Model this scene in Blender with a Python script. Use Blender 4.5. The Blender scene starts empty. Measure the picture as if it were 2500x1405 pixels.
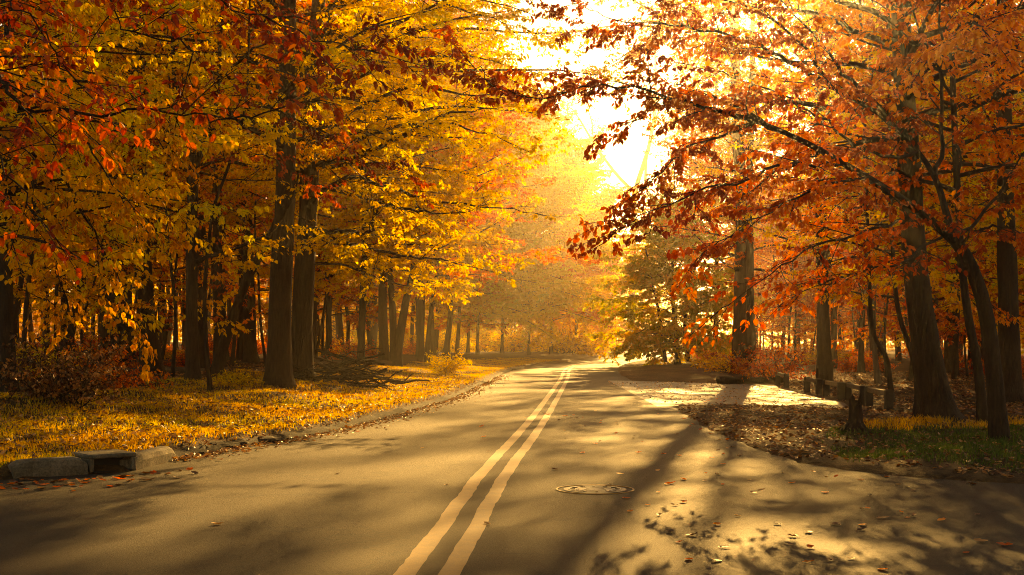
import bpy, math, random
import numpy as np
from mathutils import Vector

# ------------------------------------------------------------------ camera, sky, sun, exposure
SC = bpy.context.scene
COL = SC.collection
CAM_H = 1.3
F = 3000.0                      # focal length in pixels of the 2500 px wide photograph
cam_d = bpy.data.cameras.new('camera')
cam_d.sensor_width = 36.0
cam_d.lens = F / 2500.0 * 36.0
cam_d.shift_y = (840.0 - 702.5) / 2500.0
cam_d.clip_start = 0.1
cam_d.clip_end = 2000.0
cam = bpy.data.objects.new('camera', cam_d)
cam.location = (0, 0, CAM_H)
cam.rotation_euler = (math.radians(90), 0, 0)
COL.objects.link(cam)
SC.camera = cam

SUN_EL = math.radians(17)
SUN_AZ = math.radians(11.5)      # to the right of straight ahead (+Y)
world = bpy.data.worlds.new('World')
SC.world = world
world.use_nodes = True
wn = world.node_tree
bg = wn.nodes['Background']
sky = wn.nodes.new('ShaderNodeTexSky')
sky.sky_type = 'NISHITA'
sky.sun_disc = False
sky.sun_elevation = SUN_EL
sky.sun_rotation = SUN_AZ
sky.dust_density = 1.5
sky.ozone_density = 0.3
sky.air_density = 1.0
bg.inputs['Strength'].default_value = 0.05
wn.links.new(sky.outputs['Color'], bg.inputs['Color'])

sun_d = bpy.data.lights.new('sun', 'SUN')
sun_d.energy = 5.0
sun_d.angle = math.radians(0.5)
sun_d.color = (1.0, 0.66, 0.27)
sun = bpy.data.objects.new('sun', sun_d)
to_sun = Vector((math.sin(SUN_AZ) * math.cos(SUN_EL), math.cos(SUN_AZ) * math.cos(SUN_EL), math.sin(SUN_EL)))
sun.rotation_euler = to_sun.to_track_quat('Z', 'Y').to_euler()
sun.location = (10, 60, 40)
COL.objects.link(sun)

SC.view_settings.view_transform = 'Standard'
SC.view_settings.look = 'None'
SC.view_settings.exposure = 1.75
SC.view_settings.use_white_balance = True
SC.view_settings.white_balance_temperature = 11800
SC.view_settings.white_balance_tint = 9
SC.view_settings.gamma = 1.0
SC.render.engine = 'CYCLES'
SC.cycles.max_bounces = 8
SC.cycles.diffuse_bounces = 5
SC.cycles.glossy_bounces = 2
SC.cycles.transmission_bounces = 4
SC.cycles.volume_bounces = 1
SC.cycles.transparent_max_bounces = 8
SC.cycles.use_denoising = True
SC.cycles.denoising_prefilter = 'NONE'
SC.cycles.filter_width = 1.0
SC.cycles.use_adaptive_sampling = True
SC.cycles.adaptive_threshold = 0.02
SC.cycles.sample_clamp_indirect = 6.0

HAZE = 0.0008
LEAFY = 2.15                      # overall leaf density

# ------------------------------------------------------------------ helpers
def W(px, py, d):
    """photo pixel at depth d -> world point"""
    return ((px - 1250.0) / F * d, d, CAM_H + (840.0 - py) / F * d)

def tag(o, label=None, cat=None, group=None, kind=None):
    if label: o['label'] = label
    if cat: o['category'] = cat
    if group: o['group'] = group
    if kind: o['kind'] = kind
    return o

def empty(name, loc=(0, 0, 0), rz=0.0):
    o = bpy.data.objects.new(name, None)
    o.empty_display_size = 0.3
    o.location = loc
    o.rotation_euler = (0, 0, rz)
    COL.objects.link(o)
    return o

def raw_mesh(name, V, loops, starts, mats, mat_idx=None, tint=None, smooth=True):
    me = bpy.data.meshes.new(name)
    V = np.asarray(V, np.float32)
    loops = np.asarray(loops, np.int32).ravel()
    starts = np.asarray(starts, np.int32)
    me.vertices.add(len(V)); me.vertices.foreach_set('co', V.ravel())
    me.loops.add(len(loops)); me.loops.foreach_set('vertex_index', loops)
    me.polygons.add(len(starts)); me.polygons.foreach_set('loop_start', starts)
    for m in mats: me.materials.append(m)
    if mat_idx is not None: me.polygons.foreach_set('material_index', np.asarray(mat_idx, np.int32))
    me.update(calc_edges=True)
    if tint is not None:
        at = me.attributes.new('tint', 'FLOAT', 'FACE')
        at.data.foreach_set('value', np.asarray(tint, np.float32))
    me.polygons.foreach_set('use_smooth', np.full(len(starts), smooth, dtype=bool))
    me.update()
    return me

def link_mesh(name, me, parent=None, loc=None):
    o = bpy.data.objects.new(name, me)
    COL.objects.link(o)
    if parent: o.parent = parent
    if loc is not None: o.location = loc
    return o

def norm(a):
    return a / np.maximum(np.linalg.norm(a, axis=-1, keepdims=True), 1e-9)

class Solid:
    """collects quads, boxes and tubes into one mesh"""
    def __init__(s): s.V = []; s.L = []; s.S = []; s.n = 0; s.k = 0
    def add(s, V, faces):
        s.V.append(np.asarray(V, np.float64))
        for f in faces:
            s.S.append(s.k); s.L.extend([i + s.n for i in f]); s.k += len(f)
        s.n += len(V)
    def addq(s, V, Q):
        Q = np.asarray(Q)
        s.V.append(np.asarray(V, np.float64))
        w = Q.shape[1]
        s.S.extend((s.k + np.arange(len(Q)) * w).tolist())
        s.L.extend((Q + s.n).ravel().tolist())
        s.k += Q.size; s.n += len(V)
    def tube(s, P, R, k=8, flare=None, rough=0.0, rng=None, cap=False):
        P = np.asarray(P, float); R = np.asarray(R, float)
        n = len(P)
        T = norm(np.gradient(P, axis=0))
        ref = np.array([0.31, 0.95, 0.05]) if abs(T[0][2]) > 0.7 else np.array([0.02, 0.05, 1.0])
        U = norm(np.cross(T, ref)); Vv = np.cross(T, U)
        a = np.arange(k) / k * 2 * math.pi
        rr = R[:, None] * np.ones(k)[None, :]
        if rough and rng is not None:
            rr = rr * (1 + rng.normal(0, rough, (n, k)) + rough * 1.2 * np.sin(a * 3 + rng.uniform(0, 6))[None, :])
        if flare is not None:
            rr = rr * (1 + flare[:, None] * (0.5 + 0.5 * np.cos(a * 5 + 1.0))[None, :])
        ring = P[:, None, :] + rr[..., None] * (np.cos(a)[None, :, None] * U[:, None, :] + np.sin(a)[None, :, None] * Vv[:, None, :])
        i = np.arange(n - 1)[:, None] * k; j = np.arange(k)[None, :]; j2 = (j + 1) % k
        Q = np.stack([i + j, i + j2, i + k + j2, i + k + j], -1).reshape(-1, 4)
        s.addq(ring.reshape(-1, 3), Q)
        if cap:
            s.add(ring[-1], [list(range(k))]); s.add(ring[0], [list(range(k))[::-1]])
    def sticks(s, A, B, r0, r1):
        """many 3-sided twigs at once"""
        A = np.asarray(A, float); B = np.asarray(B, float)
        if len(A) == 0: return
        T = norm(B - A)
        U = norm(np.cross(T, np.array([0.2, 0.3, 0.93]))); Vv = np.cross(T, U)
        r0 = np.broadcast_to(r0, (len(A),)); r1 = np.broadcast_to(r1, (len(A),))
        vs = []
        for P, r in ((A, r0), (B, r1)):
            for q in range(3):
                c, sn = math.cos(q * 2.0944), math.sin(q * 2.0944)
                vs.append(P + r[:, None] * (c * U + sn * Vv))
        V = np.stack(vs, 1).reshape(-1, 3)
        b = np.arange(len(A))[:, None] * 6
        Q = np.concatenate([b + np.array([[0, 1, 4, 3]]), b + np.array([[1, 2, 5, 4]]), b + np.array([[2, 0, 3, 5]])], 0)
        s.addq(V, Q)
    def box(s, c, size, rz=0.0, bev=0.0, tilt=0.0):
        bx = Vector(size) / 2
        co = []
        b = bev
        if b <= 0:
            pts = [(x, y, z) for z in (-bx.z, bx.z) for x, y in ((-bx.x, -bx.y), (bx.x, -bx.y), (bx.x, bx.y), (-bx.x, bx.y))]
            F_ = [(3, 2, 1, 0), (4, 5, 6, 7), (0, 1, 5, 4), (1, 2, 6, 5), (2, 3, 7, 6), (3, 0, 4, 7)]
        else:
            rings = []
            for z, ins in ((-bx.z, b), (-bx.z + b, 0), (bx.z - b, 0), (bx.z, b)):
                X, Y = bx.x - ins, bx.y - ins
                q = b if ins == 0 else b * 0.6
                rings.append([(-X + q, -Y, z), (X - q, -Y, z), (X, -Y + q, z), (X, Y - q, z), (X - q, Y, z), (-X + q, Y, z), (-X, Y - q, z), (-X, -Y + q, z)])
            pts = [p for r in rings for p in r]
            F_ = [tuple(range(7, -1, -1)), tuple(range(24, 32))]
            for r in range(3):
                for q in range(8):
                    F_.append((r * 8 + q, r * 8 + (q + 1) % 8, (r + 1) * 8 + (q + 1) % 8, (r + 1) * 8 + q))
        ca, sa = math.cos(rz), math.sin(rz); ct, st = math.cos(tilt), math.sin(tilt)
        for x, y, z in pts:
            x, z = x * ct - z * st, x * st + z * ct
            co.append((c[0] + x * ca - y * sa, c[1] + x * sa + y * ca, c[2] + z))
        s.add(co, F_)
    def build(s, name, mat, parent=None, smooth=False, mesh_only=False):
        me = raw_mesh(name, np.concatenate(s.V), s.L, s.S, [mat], smooth=smooth)
        return me if mesh_only else link_mesh(name, me, parent)

# ------------------------------------------------------------------ materials
def new_mat(name):
    m = bpy.data.materials.new(name); m.use_nodes = True
    nt = m.node_tree; nt.nodes.clear()
    out = nt.nodes.new('ShaderNodeOutputMaterial')
    return m, nt, out

def ramp(nt, stops, fac=None):
    r = nt.nodes.new('ShaderNodeValToRGB')
    el = r.color_ramp.elements
    while len(el) < len(stops): el.new(0.5)
    for e, (p, c) in zip(el, stops):
        e.position = p; e.color = (*c, 1)
    if fac is not None: nt.links.new(fac, r.inputs['Fac'])
    return r

def noise(nt, scale, detail=6, rough=0.6, vec=None, dist=0.0):
    n = nt.nodes.new('ShaderNodeTexNoise')
    n.inputs['Scale'].default_value = scale; n.inputs['Detail'].default_value = detail
    n.inputs['Roughness'].default_value = rough; n.inputs['Distortion'].default_value = dist
    if vec is not None: nt.links.new(vec, n.inputs['Vector'])
    return n

def coords(nt, which='Object', scale=None):
    t = nt.nodes.new('ShaderNodeTexCoord')
    if scale is None: return t.outputs[which]
    mp = nt.nodes.new('ShaderNodeMapping'); mp.inputs['Scale'].default_value = scale
    nt.links.new(t.outputs[which], mp.inputs['Vector'])
    return mp.outputs['Vector']

def bump(nt, h, strength, dist):
    b = nt.nodes.new('ShaderNodeBump'); b.inputs['Strength'].default_value = strength; b.inputs['Distance'].default_value = dist
    nt.links.new(h, b.inputs['Height']); return b.outputs['Normal']

def mixc(nt, fac, a, b, mode='MIX'):
    m = nt.nodes.new('ShaderNodeMix'); m.data_type = 'RGBA'; m.blend_type = mode
    for sock, v in ((m.inputs[0], fac), (m.inputs[6], a), (m.inputs[7], b)):
        if hasattr(v, 'links'): nt.links.new(v, sock)
        elif isinstance(v, tuple): sock.default_value = (*v, 1)
        else: sock.default_value = v
    return m.outputs[2]

def pbr(nt, out, col, rough=0.8, spec=0.3, normal=None):
    p = nt.nodes.new('ShaderNodeBsdfPrincipled')
    if hasattr(col, 'links'): nt.links.new(col, p.inputs['Base Color'])
    else: p.inputs['Base Color'].default_value = (*col, 1)
    if hasattr(rough, 'links'): nt.links.new(rough, p.inputs['Roughness'])
    else: p.inputs['Roughness'].default_value = rough
    p.inputs['Specular IOR Level'].default_value = spec
    if normal is not None: nt.links.new(normal, p.inputs['Normal'])
    nt.links.new(p.outputs[0], out.inputs['Surface'])
    return p

def leaf_mat(name, stops, trans=0.62, boost=1.0):
    m, nt, out = new_mat(name)
    a = nt.nodes.new('ShaderNodeAttribute'); a.attribute_name = 'tint'
    oi = nt.nodes.new('ShaderNodeObjectInfo')
    ad = nt.nodes.new('ShaderNodeMath'); ad.operation = 'MULTIPLY_ADD'; ad.inputs[1].default_value = 0.2; 
    nt.links.new(oi.outputs['Random'], ad.inputs[0]); 
    sb = nt.nodes.new('ShaderNodeMath'); sb.operation = 'ADD'; sb.inputs[1].default_value = -0.1
    nt.links.new(a.outputs['Fac'], sb.inputs[0]); nt.links.new(sb.outputs[0], ad.inputs[2])
    r = ramp(nt, stops, ad.outputs[0])
    p = nt.nodes.new('ShaderNodeBsdfPrincipled')
    nt.links.new(r.outputs['Color'], p.inputs['Base Color'])
    p.inputs['Roughness'].default_value = 0.5; p.inputs['Specular IOR Level'].default_value = 0.3
    t = nt.nodes.new('ShaderNodeBsdfTranslucent')
    g = nt.nodes.new('ShaderNodeGamma'); g.inputs['Gamma'].default_value = 1.15
    nt.links.new(r.outputs['Color'], g.inputs['Color'])
    mu = mixc(nt, 1.0, g.outputs['Color'], (boost, boost, boost), 'MULTIPLY')
    nt.links.new(mu, t.inputs['Color'])
    mx = nt.nodes.new('ShaderNodeMixShader'); mx.inputs[0].default_value = trans
    nt.links.new(p.outputs[0], mx.inputs[1]); nt.links.new(t.outputs[0], mx.inputs[2])
    nt.links.new(mx.outputs[0], out.inputs['Surface'])
    return m

LEAF = {
 'gold':   leaf_mat('gold_leaves',   [(0.0, (0.58, 0.22, 0.01)), (0.3, (0.86, 0.42, 0.015)), (0.65, (0.94, 0.56, 0.02)), (1.0, (0.92, 0.68, 0.03))]),
 'yellow': leaf_mat('yellow_leaves', [(0.0, (0.68, 0.40, 0.02)), (0.4, (0.92, 0.60, 0.02)), (0.8, (0.92, 0.72, 0.04)), (1.0, (0.70, 0.62, 0.05))]),
 'orange': leaf_mat('orange_leaves', [(0.0, (0.40, 0.06, 0.005)), (0.35, (0.72, 0.15, 0.008)), (0.7, (0.90, 0.25, 0.010)), (1.0, (0.92, 0.40, 0.02))]),
 'red':    leaf_mat('red_leaves',    [(0.0, (0.16, 0.014, 0.005)), (0.4, (0.34, 0.04, 0.007)), (0.75, (0.55, 0.10, 0.01)), (1.0, (0.80, 0.25, 0.015))]),
 'rust':   leaf_mat('rust_leaves',   [(0.0, (0.32, 0.035, 0.005)), (0.4, (0.62, 0.095, 0.007)), (0.75, (0.84, 0.20, 0.010)), (1.0, (0.85, 0.36, 0.03))]),
 'green':  leaf_mat('green_leaves',  [(0.0, (0.18, 0.20, 0.01)), (0.4, (0.48, 0.46, 0.015)), (0.75, (0.62, 0.52, 0.03)), (1.0, (0.85, 0.50, 0.03))]),
 'litter': leaf_mat('dry_leaf_litter', [(0.0, (0.05, 0.02, 0.008)), (0.4, (0.16, 0.06, 0.015)), (0.75, (0.34, 0.14, 0.03)), (1.0, (0.6, 0.3, 0.09))], trans=0.25),
}
GRASS_Y = leaf_mat('autumn_grass', [(0.0, (0.35, 0.17, 0.015)), (0.3, (0.70, 0.36, 0.02)), (0.65, (0.80, 0.52, 0.03)), (1.0, (0.48, 0.48, 0.04))], trans=0.5)
GRASS_G = leaf_mat('green_grass', [(0.0, (0.03, 0.05, 0.008)), (0.5, (0.07, 0.12, 0.015)), (1.0, (0.16, 0.20, 0.02))], trans=0.45)

def bark_mat(name, c0, c1):
    m, nt, out = new_mat(name)
    v = coords(nt, 'Object', (1, 1, 0.16))
    n1 = noise(nt, 22, 8, 0.7, v, 0.6)
    n2 = noise(nt, 3, 4, 0.6, coords(nt, 'Object'))
    vo = nt.nodes.new('ShaderNodeTexVoronoi'); vo.feature = 'DISTANCE_TO_EDGE'; vo.inputs['Scale'].default_value = 26
    nt.links.new(v, vo.inputs['Vector'])
    r = ramp(nt, [(0.3, c0), (0.7, c1)], n1.outputs['Fac'])
    c = mixc(nt, 0.6, r.outputs['Color'], n2.outputs['Fac'], 'MULTIPLY')
    mh = nt.nodes.new('ShaderNodeMath'); mh.operation = 'ADD'
    nt.links.new(n1.outputs['Fac'], mh.inputs[0]); nt.links.new(vo.outputs['Distance'], mh.inputs[1])
    pbr(nt, out, c, 0.9, 0.2, bump(nt, mh.outputs[0], 0.9, 0.03))
    return m
BARK = bark_mat('furrowed_bark', (0.02, 0.011, 0.006), (0.10, 0.058, 0.028))
BARK_PALE = bark_mat('smooth_pale_bark', (0.09, 0.06, 0.035), (0.24, 0.17, 0.10))
BARK_DARK = bark_mat('dark_bark', (0.018, 0.010, 0.006), (0.075, 0.045, 0.022))

def asphalt_mat(name, base, dark, rough0=0.5):
    m, nt, out = new_mat(name)
    co = coords(nt, 'Object')
    fine = noise(nt, 190, 3, 0.7, co); mid = noise(nt, 28, 5, 0.65, co); big = noise(nt, 0.5, 4, 0.6, co, 0.5)
    r = ramp(nt, [(0.35, dark), (0.62, base), (0.78, tuple(min(1, x * 2.1) for x in base))], fine.outputs['Fac'])
    gr = noise(nt, 75, 2, 0.8, co)
    rg_ = ramp(nt, [(0.36, (0.45, 0.45, 0.45)), (0.5, (0.95, 0.93, 0.9)), (0.62, (1.5, 1.45, 1.35)), (0.72, (3.0, 2.8, 2.4))], gr.outputs['Fac'])
    r2 = ramp(nt, [(0.3, (0.72, 0.70, 0.68)), (0.7, (1.15, 1.12, 1.08))], mid.outputs['Fac'])
    r3 = ramp(nt, [(0.35, (0.75, 0.74, 0.72)), (0.65, (1.1, 1.08, 1.05))], big.outputs['Fac'])
    c = mixc(nt, 1.0, r.outputs['Color'], r2.outputs['Color'], 'MULTIPLY')
    c = mixc(nt, 1.0, c, r3.outputs['Color'], 'MULTIPLY')
    c = mixc(nt, 0.9, c, rg_.outputs['Color'], 'MULTIPLY')
    # fine cracks
    vo = nt.nodes.new('ShaderNodeTexVoronoi'); vo.feature = 'DISTANCE_TO_EDGE'; vo.inputs['Scale'].default_value = 0.35
    wob = noise(nt, 2.2, 5, 0.6, co)
    va = nt.nodes.new('ShaderNodeVectorMath'); va.operation = 'MULTIPLY_ADD'; va.inputs[1].default_value = (1.3, 1.3, 0)
    nt.links.new(wob.outputs['Color'], va.inputs[0]); nt.links.new(co, va.inputs[2]); nt.links.new(va.outputs[0], vo.inputs['Vector'])
    cr = ramp(nt, [(0.0, (0.2, 0.18, 0.16)), (0.012, (1, 1, 1))], vo.outputs['Distance'])
    c = mixc(nt, 0.8, c, cr.outputs['Color'], 'MULTIPLY')
    rr = nt.nodes.new('ShaderNodeMapRange'); rr.inputs['To Min'].default_value = rough0 - 0.06; rr.inputs['To Max'].default_value = rough0 + 0.14
    nt.links.new(mid.outputs['Fac'], rr.inputs['Value'])
    h = nt.nodes.new('ShaderNodeMath'); h.operation = 'MULTIPLY_ADD'; h.inputs[1].default_value = 0.5
    nt.links.new(mid.outputs['Fac'], h.inputs[0]); nt.links.new(fine.outputs['Fac'], h.inputs[2])
    h2 = nt.nodes.new('ShaderNodeMath'); h2.operation = 'ADD'; nt.links.new(h.outputs[0], h2.inputs[0]); nt.links.new(gr.outputs['Fac'], h2.inputs[1])
    pbr(nt, out, c, rr.outputs[0], 0.15, bump(nt, h2.outputs[0], 0.9, 0.006))
    return m
ASPHALT = asphalt_mat('road_asphalt', (0.028, 0.0165, 0.0065), (0.012, 0.007, 0.003), 0.68)
ASPHALT2 = asphalt_mat('lay_by_asphalt', (0.11, 0.09, 0.075), (0.05, 0.042, 0.035), 0.52)

m, nt, out = new_mat('yellow_road_paint'); PAINT = m
fn = noise(nt, 90, 4, 0.8, coords(nt)); f2 = noise(nt, 7, 5, 0.7, coords(nt))
rp = ramp(nt, [(0.30, (0.16, 0.11, 0.05)), (0.42, (0.20, 0.088, 0.006)), (0.8, (0.33, 0.155, 0.012))], fn.outputs['Fac'])
rq = ramp(nt, [(0.3, (0.72, 0.70, 0.66)), (0.6, (1, 1, 1))], f2.outputs['Fac'])
pbr(nt, out, mixc(nt, 1.0, rp.outputs['Color'], rq.outputs['Color'], 'MULTIPLY'), 0.6, 0.4, bump(nt, fn.outputs['Fac'], 0.5, 0.004))

m, nt, out = new_mat('weathered_concrete'); CONC = m
n1 = noise(nt, 45, 6, 0.7, coords(nt)); n2 = noise(nt, 4, 5, 0.7, coords(nt))
r1 = ramp(nt, [(0.3, (0.06, 0.048, 0.03)), (0.7, (0.24, 0.19, 0.12))], n1.outputs['Fac'])
r2 = ramp(nt, [(0.35, (0.4, 0.38, 0.28)), (0.65, (1, 1, 1))], n2.outputs['Fac'])
pbr(nt, out, mixc(nt, 1.0, r1.outputs['Color'], r2.outputs['Color'], 'MULTIPLY'), 0.85, 0.3, bump(nt, n1.outputs['Fac'], 0.8, 0.012))

m, nt, out = new_mat('forest_soil'); SOIL = m
n1 = noise(nt, 16, 8, 0.75, coords(nt)); n2 = noise(nt, 0.7, 4, 0.6, coords(nt))
r1 = ramp(nt, [(0.3, (0.025, 0.014, 0.006)), (0.55, (0.09, 0.05, 0.018)), (0.75, (0.22, 0.12, 0.04))], n1.outputs['Fac'])
r2 = ramp(nt, [(0.35, (0.55, 0.5, 0.4)), (0.65, (1.2, 1.1, 0.9))], n2.outputs['Fac'])
pbr(nt, out, mixc(nt, 1.0, r1.outputs['Color'], r2.outputs['Color'], 'MULTIPLY'), 0.95, 0.15, bump(nt, n1.outputs['Fac'], 1.0, 0.05))

def wood_mat(name, c0, c1):
    m, nt, out = new_mat(name)
    v = coords(nt, 'Object', (1.5, 12, 12))
    n1 = noise(nt, 5, 7, 0.7, v, 0.4)
    r = ramp(nt, [(0.3, c0), (0.7, c1)], n1.outputs['Fac'])
    pbr(nt, out, r.outputs['Color'], 0.85, 0.25, bump(nt, n1.outputs['Fac'], 0.6, 0.01))
    return m
WOOD = wood_mat('weathered_timber', (0.05, 0.035, 0.02), (0.18, 0.13, 0.075))
WOOD_DARK = wood_mat('dark_timber_post', (0.015, 0.01, 0.006), (0.06, 0.04, 0.024))

m, nt, out = new_mat('worn_iron'); IRON = m
n1 = noise(nt, 30, 5, 0.7, coords(nt))
r1 = ramp(nt, [(0.3, (0.03, 0.02, 0.01)), (0.7, (0.09, 0.06, 0.03))], n1.outputs['Fac'])
p = pbr(nt, out, r1.outputs['Color'], 0.6, 0.3, bump(nt, n1.outputs['Fac'], 0.4, 0.003)); p.inputs['Metallic'].default_value = 0.2
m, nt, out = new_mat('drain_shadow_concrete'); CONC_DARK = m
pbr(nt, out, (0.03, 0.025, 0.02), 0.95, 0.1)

# ------------------------------------------------------------------ ground, road, lay-by
LEFT = [(-60, 7.5), (-14, 9.6), (-8, 10.7), (-5.4, 11.4), (-4.69, 11.9), (-3.92, 12.55), (-3.8, 13.5), (-3.49, 15.2), (-3.03, 16.5),
        (-2.53, 18.9), (-1.96, 23.5), (-1.43, 28.7), (-0.93, 39.8), (-0.4, 52), (0.2, 62), (1.4, 74), (3.8, 88), (6.9, 108), (12, 139), (19, 177), (45, 250)]
RIGHT = [(60, 6.5), (14, 9.0), (7.5, 10.3), (4.75, 11.4), (3.7, 12.3), (3.25, 13.2), (3.1, 14.4), (3.0, 16.6), (3.0, 18.6), (3.15, 21.7), (3.3, 25.7),
         (4.6, 26.1), (6.8, 24.6), (7.3, 27), (7.55, 32), (7.8, 36), (8.3, 38.6), (6.0, 41.2), (4.2, 43), (4.6, 52), (5.4, 62), (6.6, 74), (9.4, 92), (13.5, 112), (20, 142), (29, 178), (62, 246)]
POLY = np.array([(-60, -30)] + LEFT + RIGHT[::-1] + [(60, -30)], float)

def inside(P, poly):
    x, y = P[:, 0], P[:, 1]; c = np.zeros(len(P), bool)
    for i in range(len(poly)):
        x1, y1 = poly[i]; x2, y2 = poly[i - 1]
        hit = ((y1 > y) != (y2 > y)) & (x < (x2 - x1) * (y - y1) / (y2 - y1 + 1e-12) + x1)
        c ^= hit
    return c
def edge_dist(P, poly, closed=True):
    best = np.full(len(P), 1e9)
    for i in range(0 if closed else 1, len(poly)):
        a = poly[i - 1]; b = poly[i]; ab = b - a
        t = np.clip(((P - a) @ ab) / (ab @ ab), 0, 1)
        best = np.minimum(best, np.linalg.norm(P - a - t[:, None] * ab, axis=1))
    return best
def vnoise(x, y, s, seed):
    return (np.sin(x * s * 1.0 + seed) * np.cos(y * s * 1.3 + seed * 2.1) + 0.5 * np.sin(x * s * 2.3 - y * s * 1.7 + seed * 0.7) + 0.3 * np.sin(x * s * 4.1 + y * s * 3.7 + seed * 1.9)) / 1.8
LEFT_A = np.array(LEFT, float)
def smooth(t): t = np.clip(t, 0, 1); return t * t * (3 - 2 * t)
def gh(P):
    """height of the ground sheet"""
    P = np.atleast_2d(np.asarray(P, float))
    ins = inside(P, POLY); d = edge_dist(P, POLY)
    xl = np.interp(P[:, 1], LEFT_A[:, 1], LEFT_A[:, 0])
    left = P[:, 0] < xl + 0.5
    z = np.where(left, 0.03 + 0.11 * smooth(d / 0.35) + 0.30 * smooth((d - 0.4) / 5.0), 0.0 + 0.03 * smooth(d / 0.3) + 0.10 * smooth((d - 0.3) / 4.0))
    z = z + 0.08 * vnoise(P[:, 0], P[:, 1], 1.1, 3.0) * smooth(d / 1.5) + 0.12 * vnoise(P[:, 0], P[:, 1], 0.35, 1.0) * smooth(d / 5.0)
    z = z + 1.2 * smooth((d - 25) / 80)
    return np.where(ins, -0.06 - 0.15 * smooth(d / 1.0), z)
def gz(x, y): return float(gh([(x, y)])[0])

gx = np.concatenate([np.linspace(-320, -45, 24)[:-1], np.linspace(-45, -10, 70)[:-1], np.linspace(-10, 10, 134)[:-1], np.linspace(10, 45, 70)[:-1], np.linspace(45, 320, 24)])
gy = np.concatenate([np.linspace(-320, -5, 24)[:-1], np.linspace(-5, 8, 20)[:-1], np.linspace(8, 45, 247)[:-1], np.linspace(45, 130, 150)[:-1], np.linspace(130, 320, 30)])
GX, GY = np.meshgrid(gx, gy); GP = np.stack([GX.ravel(), GY.ravel()], 1)
GV = np.column_stack([GP, gh(GP)])
nx = len(gx); ii = (np.arange(len(gy) - 1)[:, None] * nx + np.arange(nx - 1)[None, :]).ravel()
Q = np.stack([ii, ii + 1, ii + nx + 1, ii + nx], 1)
o = link_mesh('ground', raw_mesh('ground', GV, Q, np.arange(len(Q)) * 4, [SOIL])); tag(o, kind='structure')

def flat(name, pts, z, mat):
    me = bpy.data.meshes.new(name)
    me.from_pydata([(x, y, z) for x, y in pts], [], [list(range(len(pts)))])
    me.materials.append(mat); o = link_mesh(name, me); return o
def spline(pts, n):
    """Catmull-Rom through the points"""
    P = np.asarray(pts, float)
    P = np.vstack([2 * P[0] - P[1], P, 2 * P[-1] - P[-2]]); out = []
    for i in range(1, len(P) - 2):
        t = np.linspace(0, 1, n, endpoint=False)[:, None]
        out.append(0.5 * ((2 * P[i]) + (-P[i - 1] + P[i + 1]) * t + (2 * P[i - 1] - 5 * P[i] + 4 * P[i + 1] - P[i + 2]) * t ** 2 + (-P[i - 1] + 3 * P[i] - 3 * P[i + 1] + P[i + 2]) * t ** 3))
    return np.vstack(out + [P[-2][None]])
rnd = np.random.default_rng(7)
road_r = [p for p in RIGHT if not (3.35 < p[0] < 8.5 and 25.8 < p[1] < 42 or p == (6.8, 24.6))]
left_s = [tuple(p) for p in spline(LEFT, 4)]
rr_ = spline(road_r, 5)
rr_ = rr_ + np.column_stack([rnd.normal(0, 0.035, len(rr_)) * (rr_[:, 1] > 9) * (rr_[:, 1] < 60), np.zeros(len(rr_))])
poly = [(-60, -30)] + left_s + [tuple(p) for p in rr_[::-1]] + [(60, -30)]
tag(flat('road', poly, 0.0, ASPHALT), kind='structure')
lot = [(3.0, 25.4), (3.3, 25.7), (4.6, 26.1), (6.8, 24.6), (7.3, 27), (7.55, 32), (7.8, 36), (8.3, 38.6), (6.0, 41.2), (4.2, 43), (3.4, 43.5)]
tag(flat('lay_by', lot, 0.004, ASPHALT2), kind='structure')

# double yellow line
CL = [(-1.0, 1.0), (-0.6, 5.2), (-0.48, 6.9), (-0.38, 8.6), (-0.27, 10.8), (-0.12, 13.2), (0.16, 17.0), (0.5, 22), (1.15, 32.5), (1.95, 46), (3.07, 66), (4.6, 80), (6.8, 94), (10, 112)]
cs = spline(CL, 14)
ln = Solid()
T = norm(np.gradient(cs, axis=0)); N2 = np.column_stack([T[:, 1], -T[:, 0]])
jog = 0.008 * np.sin(cs[:, 1] * 3.1) * np.exp(-((cs[:, 1] - 10.5) / 1.7) ** 2) + 0.002 * np.sin(cs[:, 1] * 3)
for off in (-0.125, 0.125):
    rag = rnd.normal(0, 0.0035, (len(cs), 2))
    a = cs + N2 * (off + jog - 0.062 + rag[:, 0])[:, None]; b = cs + N2 * (off + jog + 0.062 + rag[:, 1])[:, None]
    V = np.column_stack([np.vstack([a, b]), np.full(2 * len(cs), 0.004)])
    n = len(cs); i = np.arange(n - 1)
    ln.addq(V, np.stack([i, n + i, n + i + 1, i + 1], 1))
tag(ln.build('road_marking', PAINT), kind='structure')

# manhole cover (flush in the right lane)
def ring(S, c, r0, r1, z0, z1, n=48):
    a = np.arange(n) / n * 2 * math.pi
    V = np.vstack([np.column_stack([c[0] + r * np.cos(a), c[1] + r * np.sin(a), np.full(n, z)]) for r, z in ((r0, z0), (r0, z1), (r1, z1), (r1, z0))])
    i = np.arange(n); j = (i + 1) % n
    S.addq(V, np.concatenate([np.stack([k * n + i, k * n + j, (k + 1) * n + j, (k + 1) * n + i], 1) for k in range(3)]))
mc = (0.74, 10.95)
mh_root = tag(empty('manhole_cover', (mc[0], mc[1], 0)), 'round worn iron manhole cover set flush in the right lane asphalt', 'manhole cover')
s = Solid(); ring(s, (0, 0), 0.35, 0.335, 0.001, 0.007); s.build('frame', PAINT, mh_root)
s = Solid(); a = np.arange(48) / 48 * 2 * math.pi
s.add(np.column_stack([0.28 * np.cos(a), 0.28 * np.sin(a), np.full(48, 0.006)]), [list(range(48))])
for r in (0.10, 0.17, 0.24): ring(s, (0, 0), r, r - 0.02, 0.006, 0.009)
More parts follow.
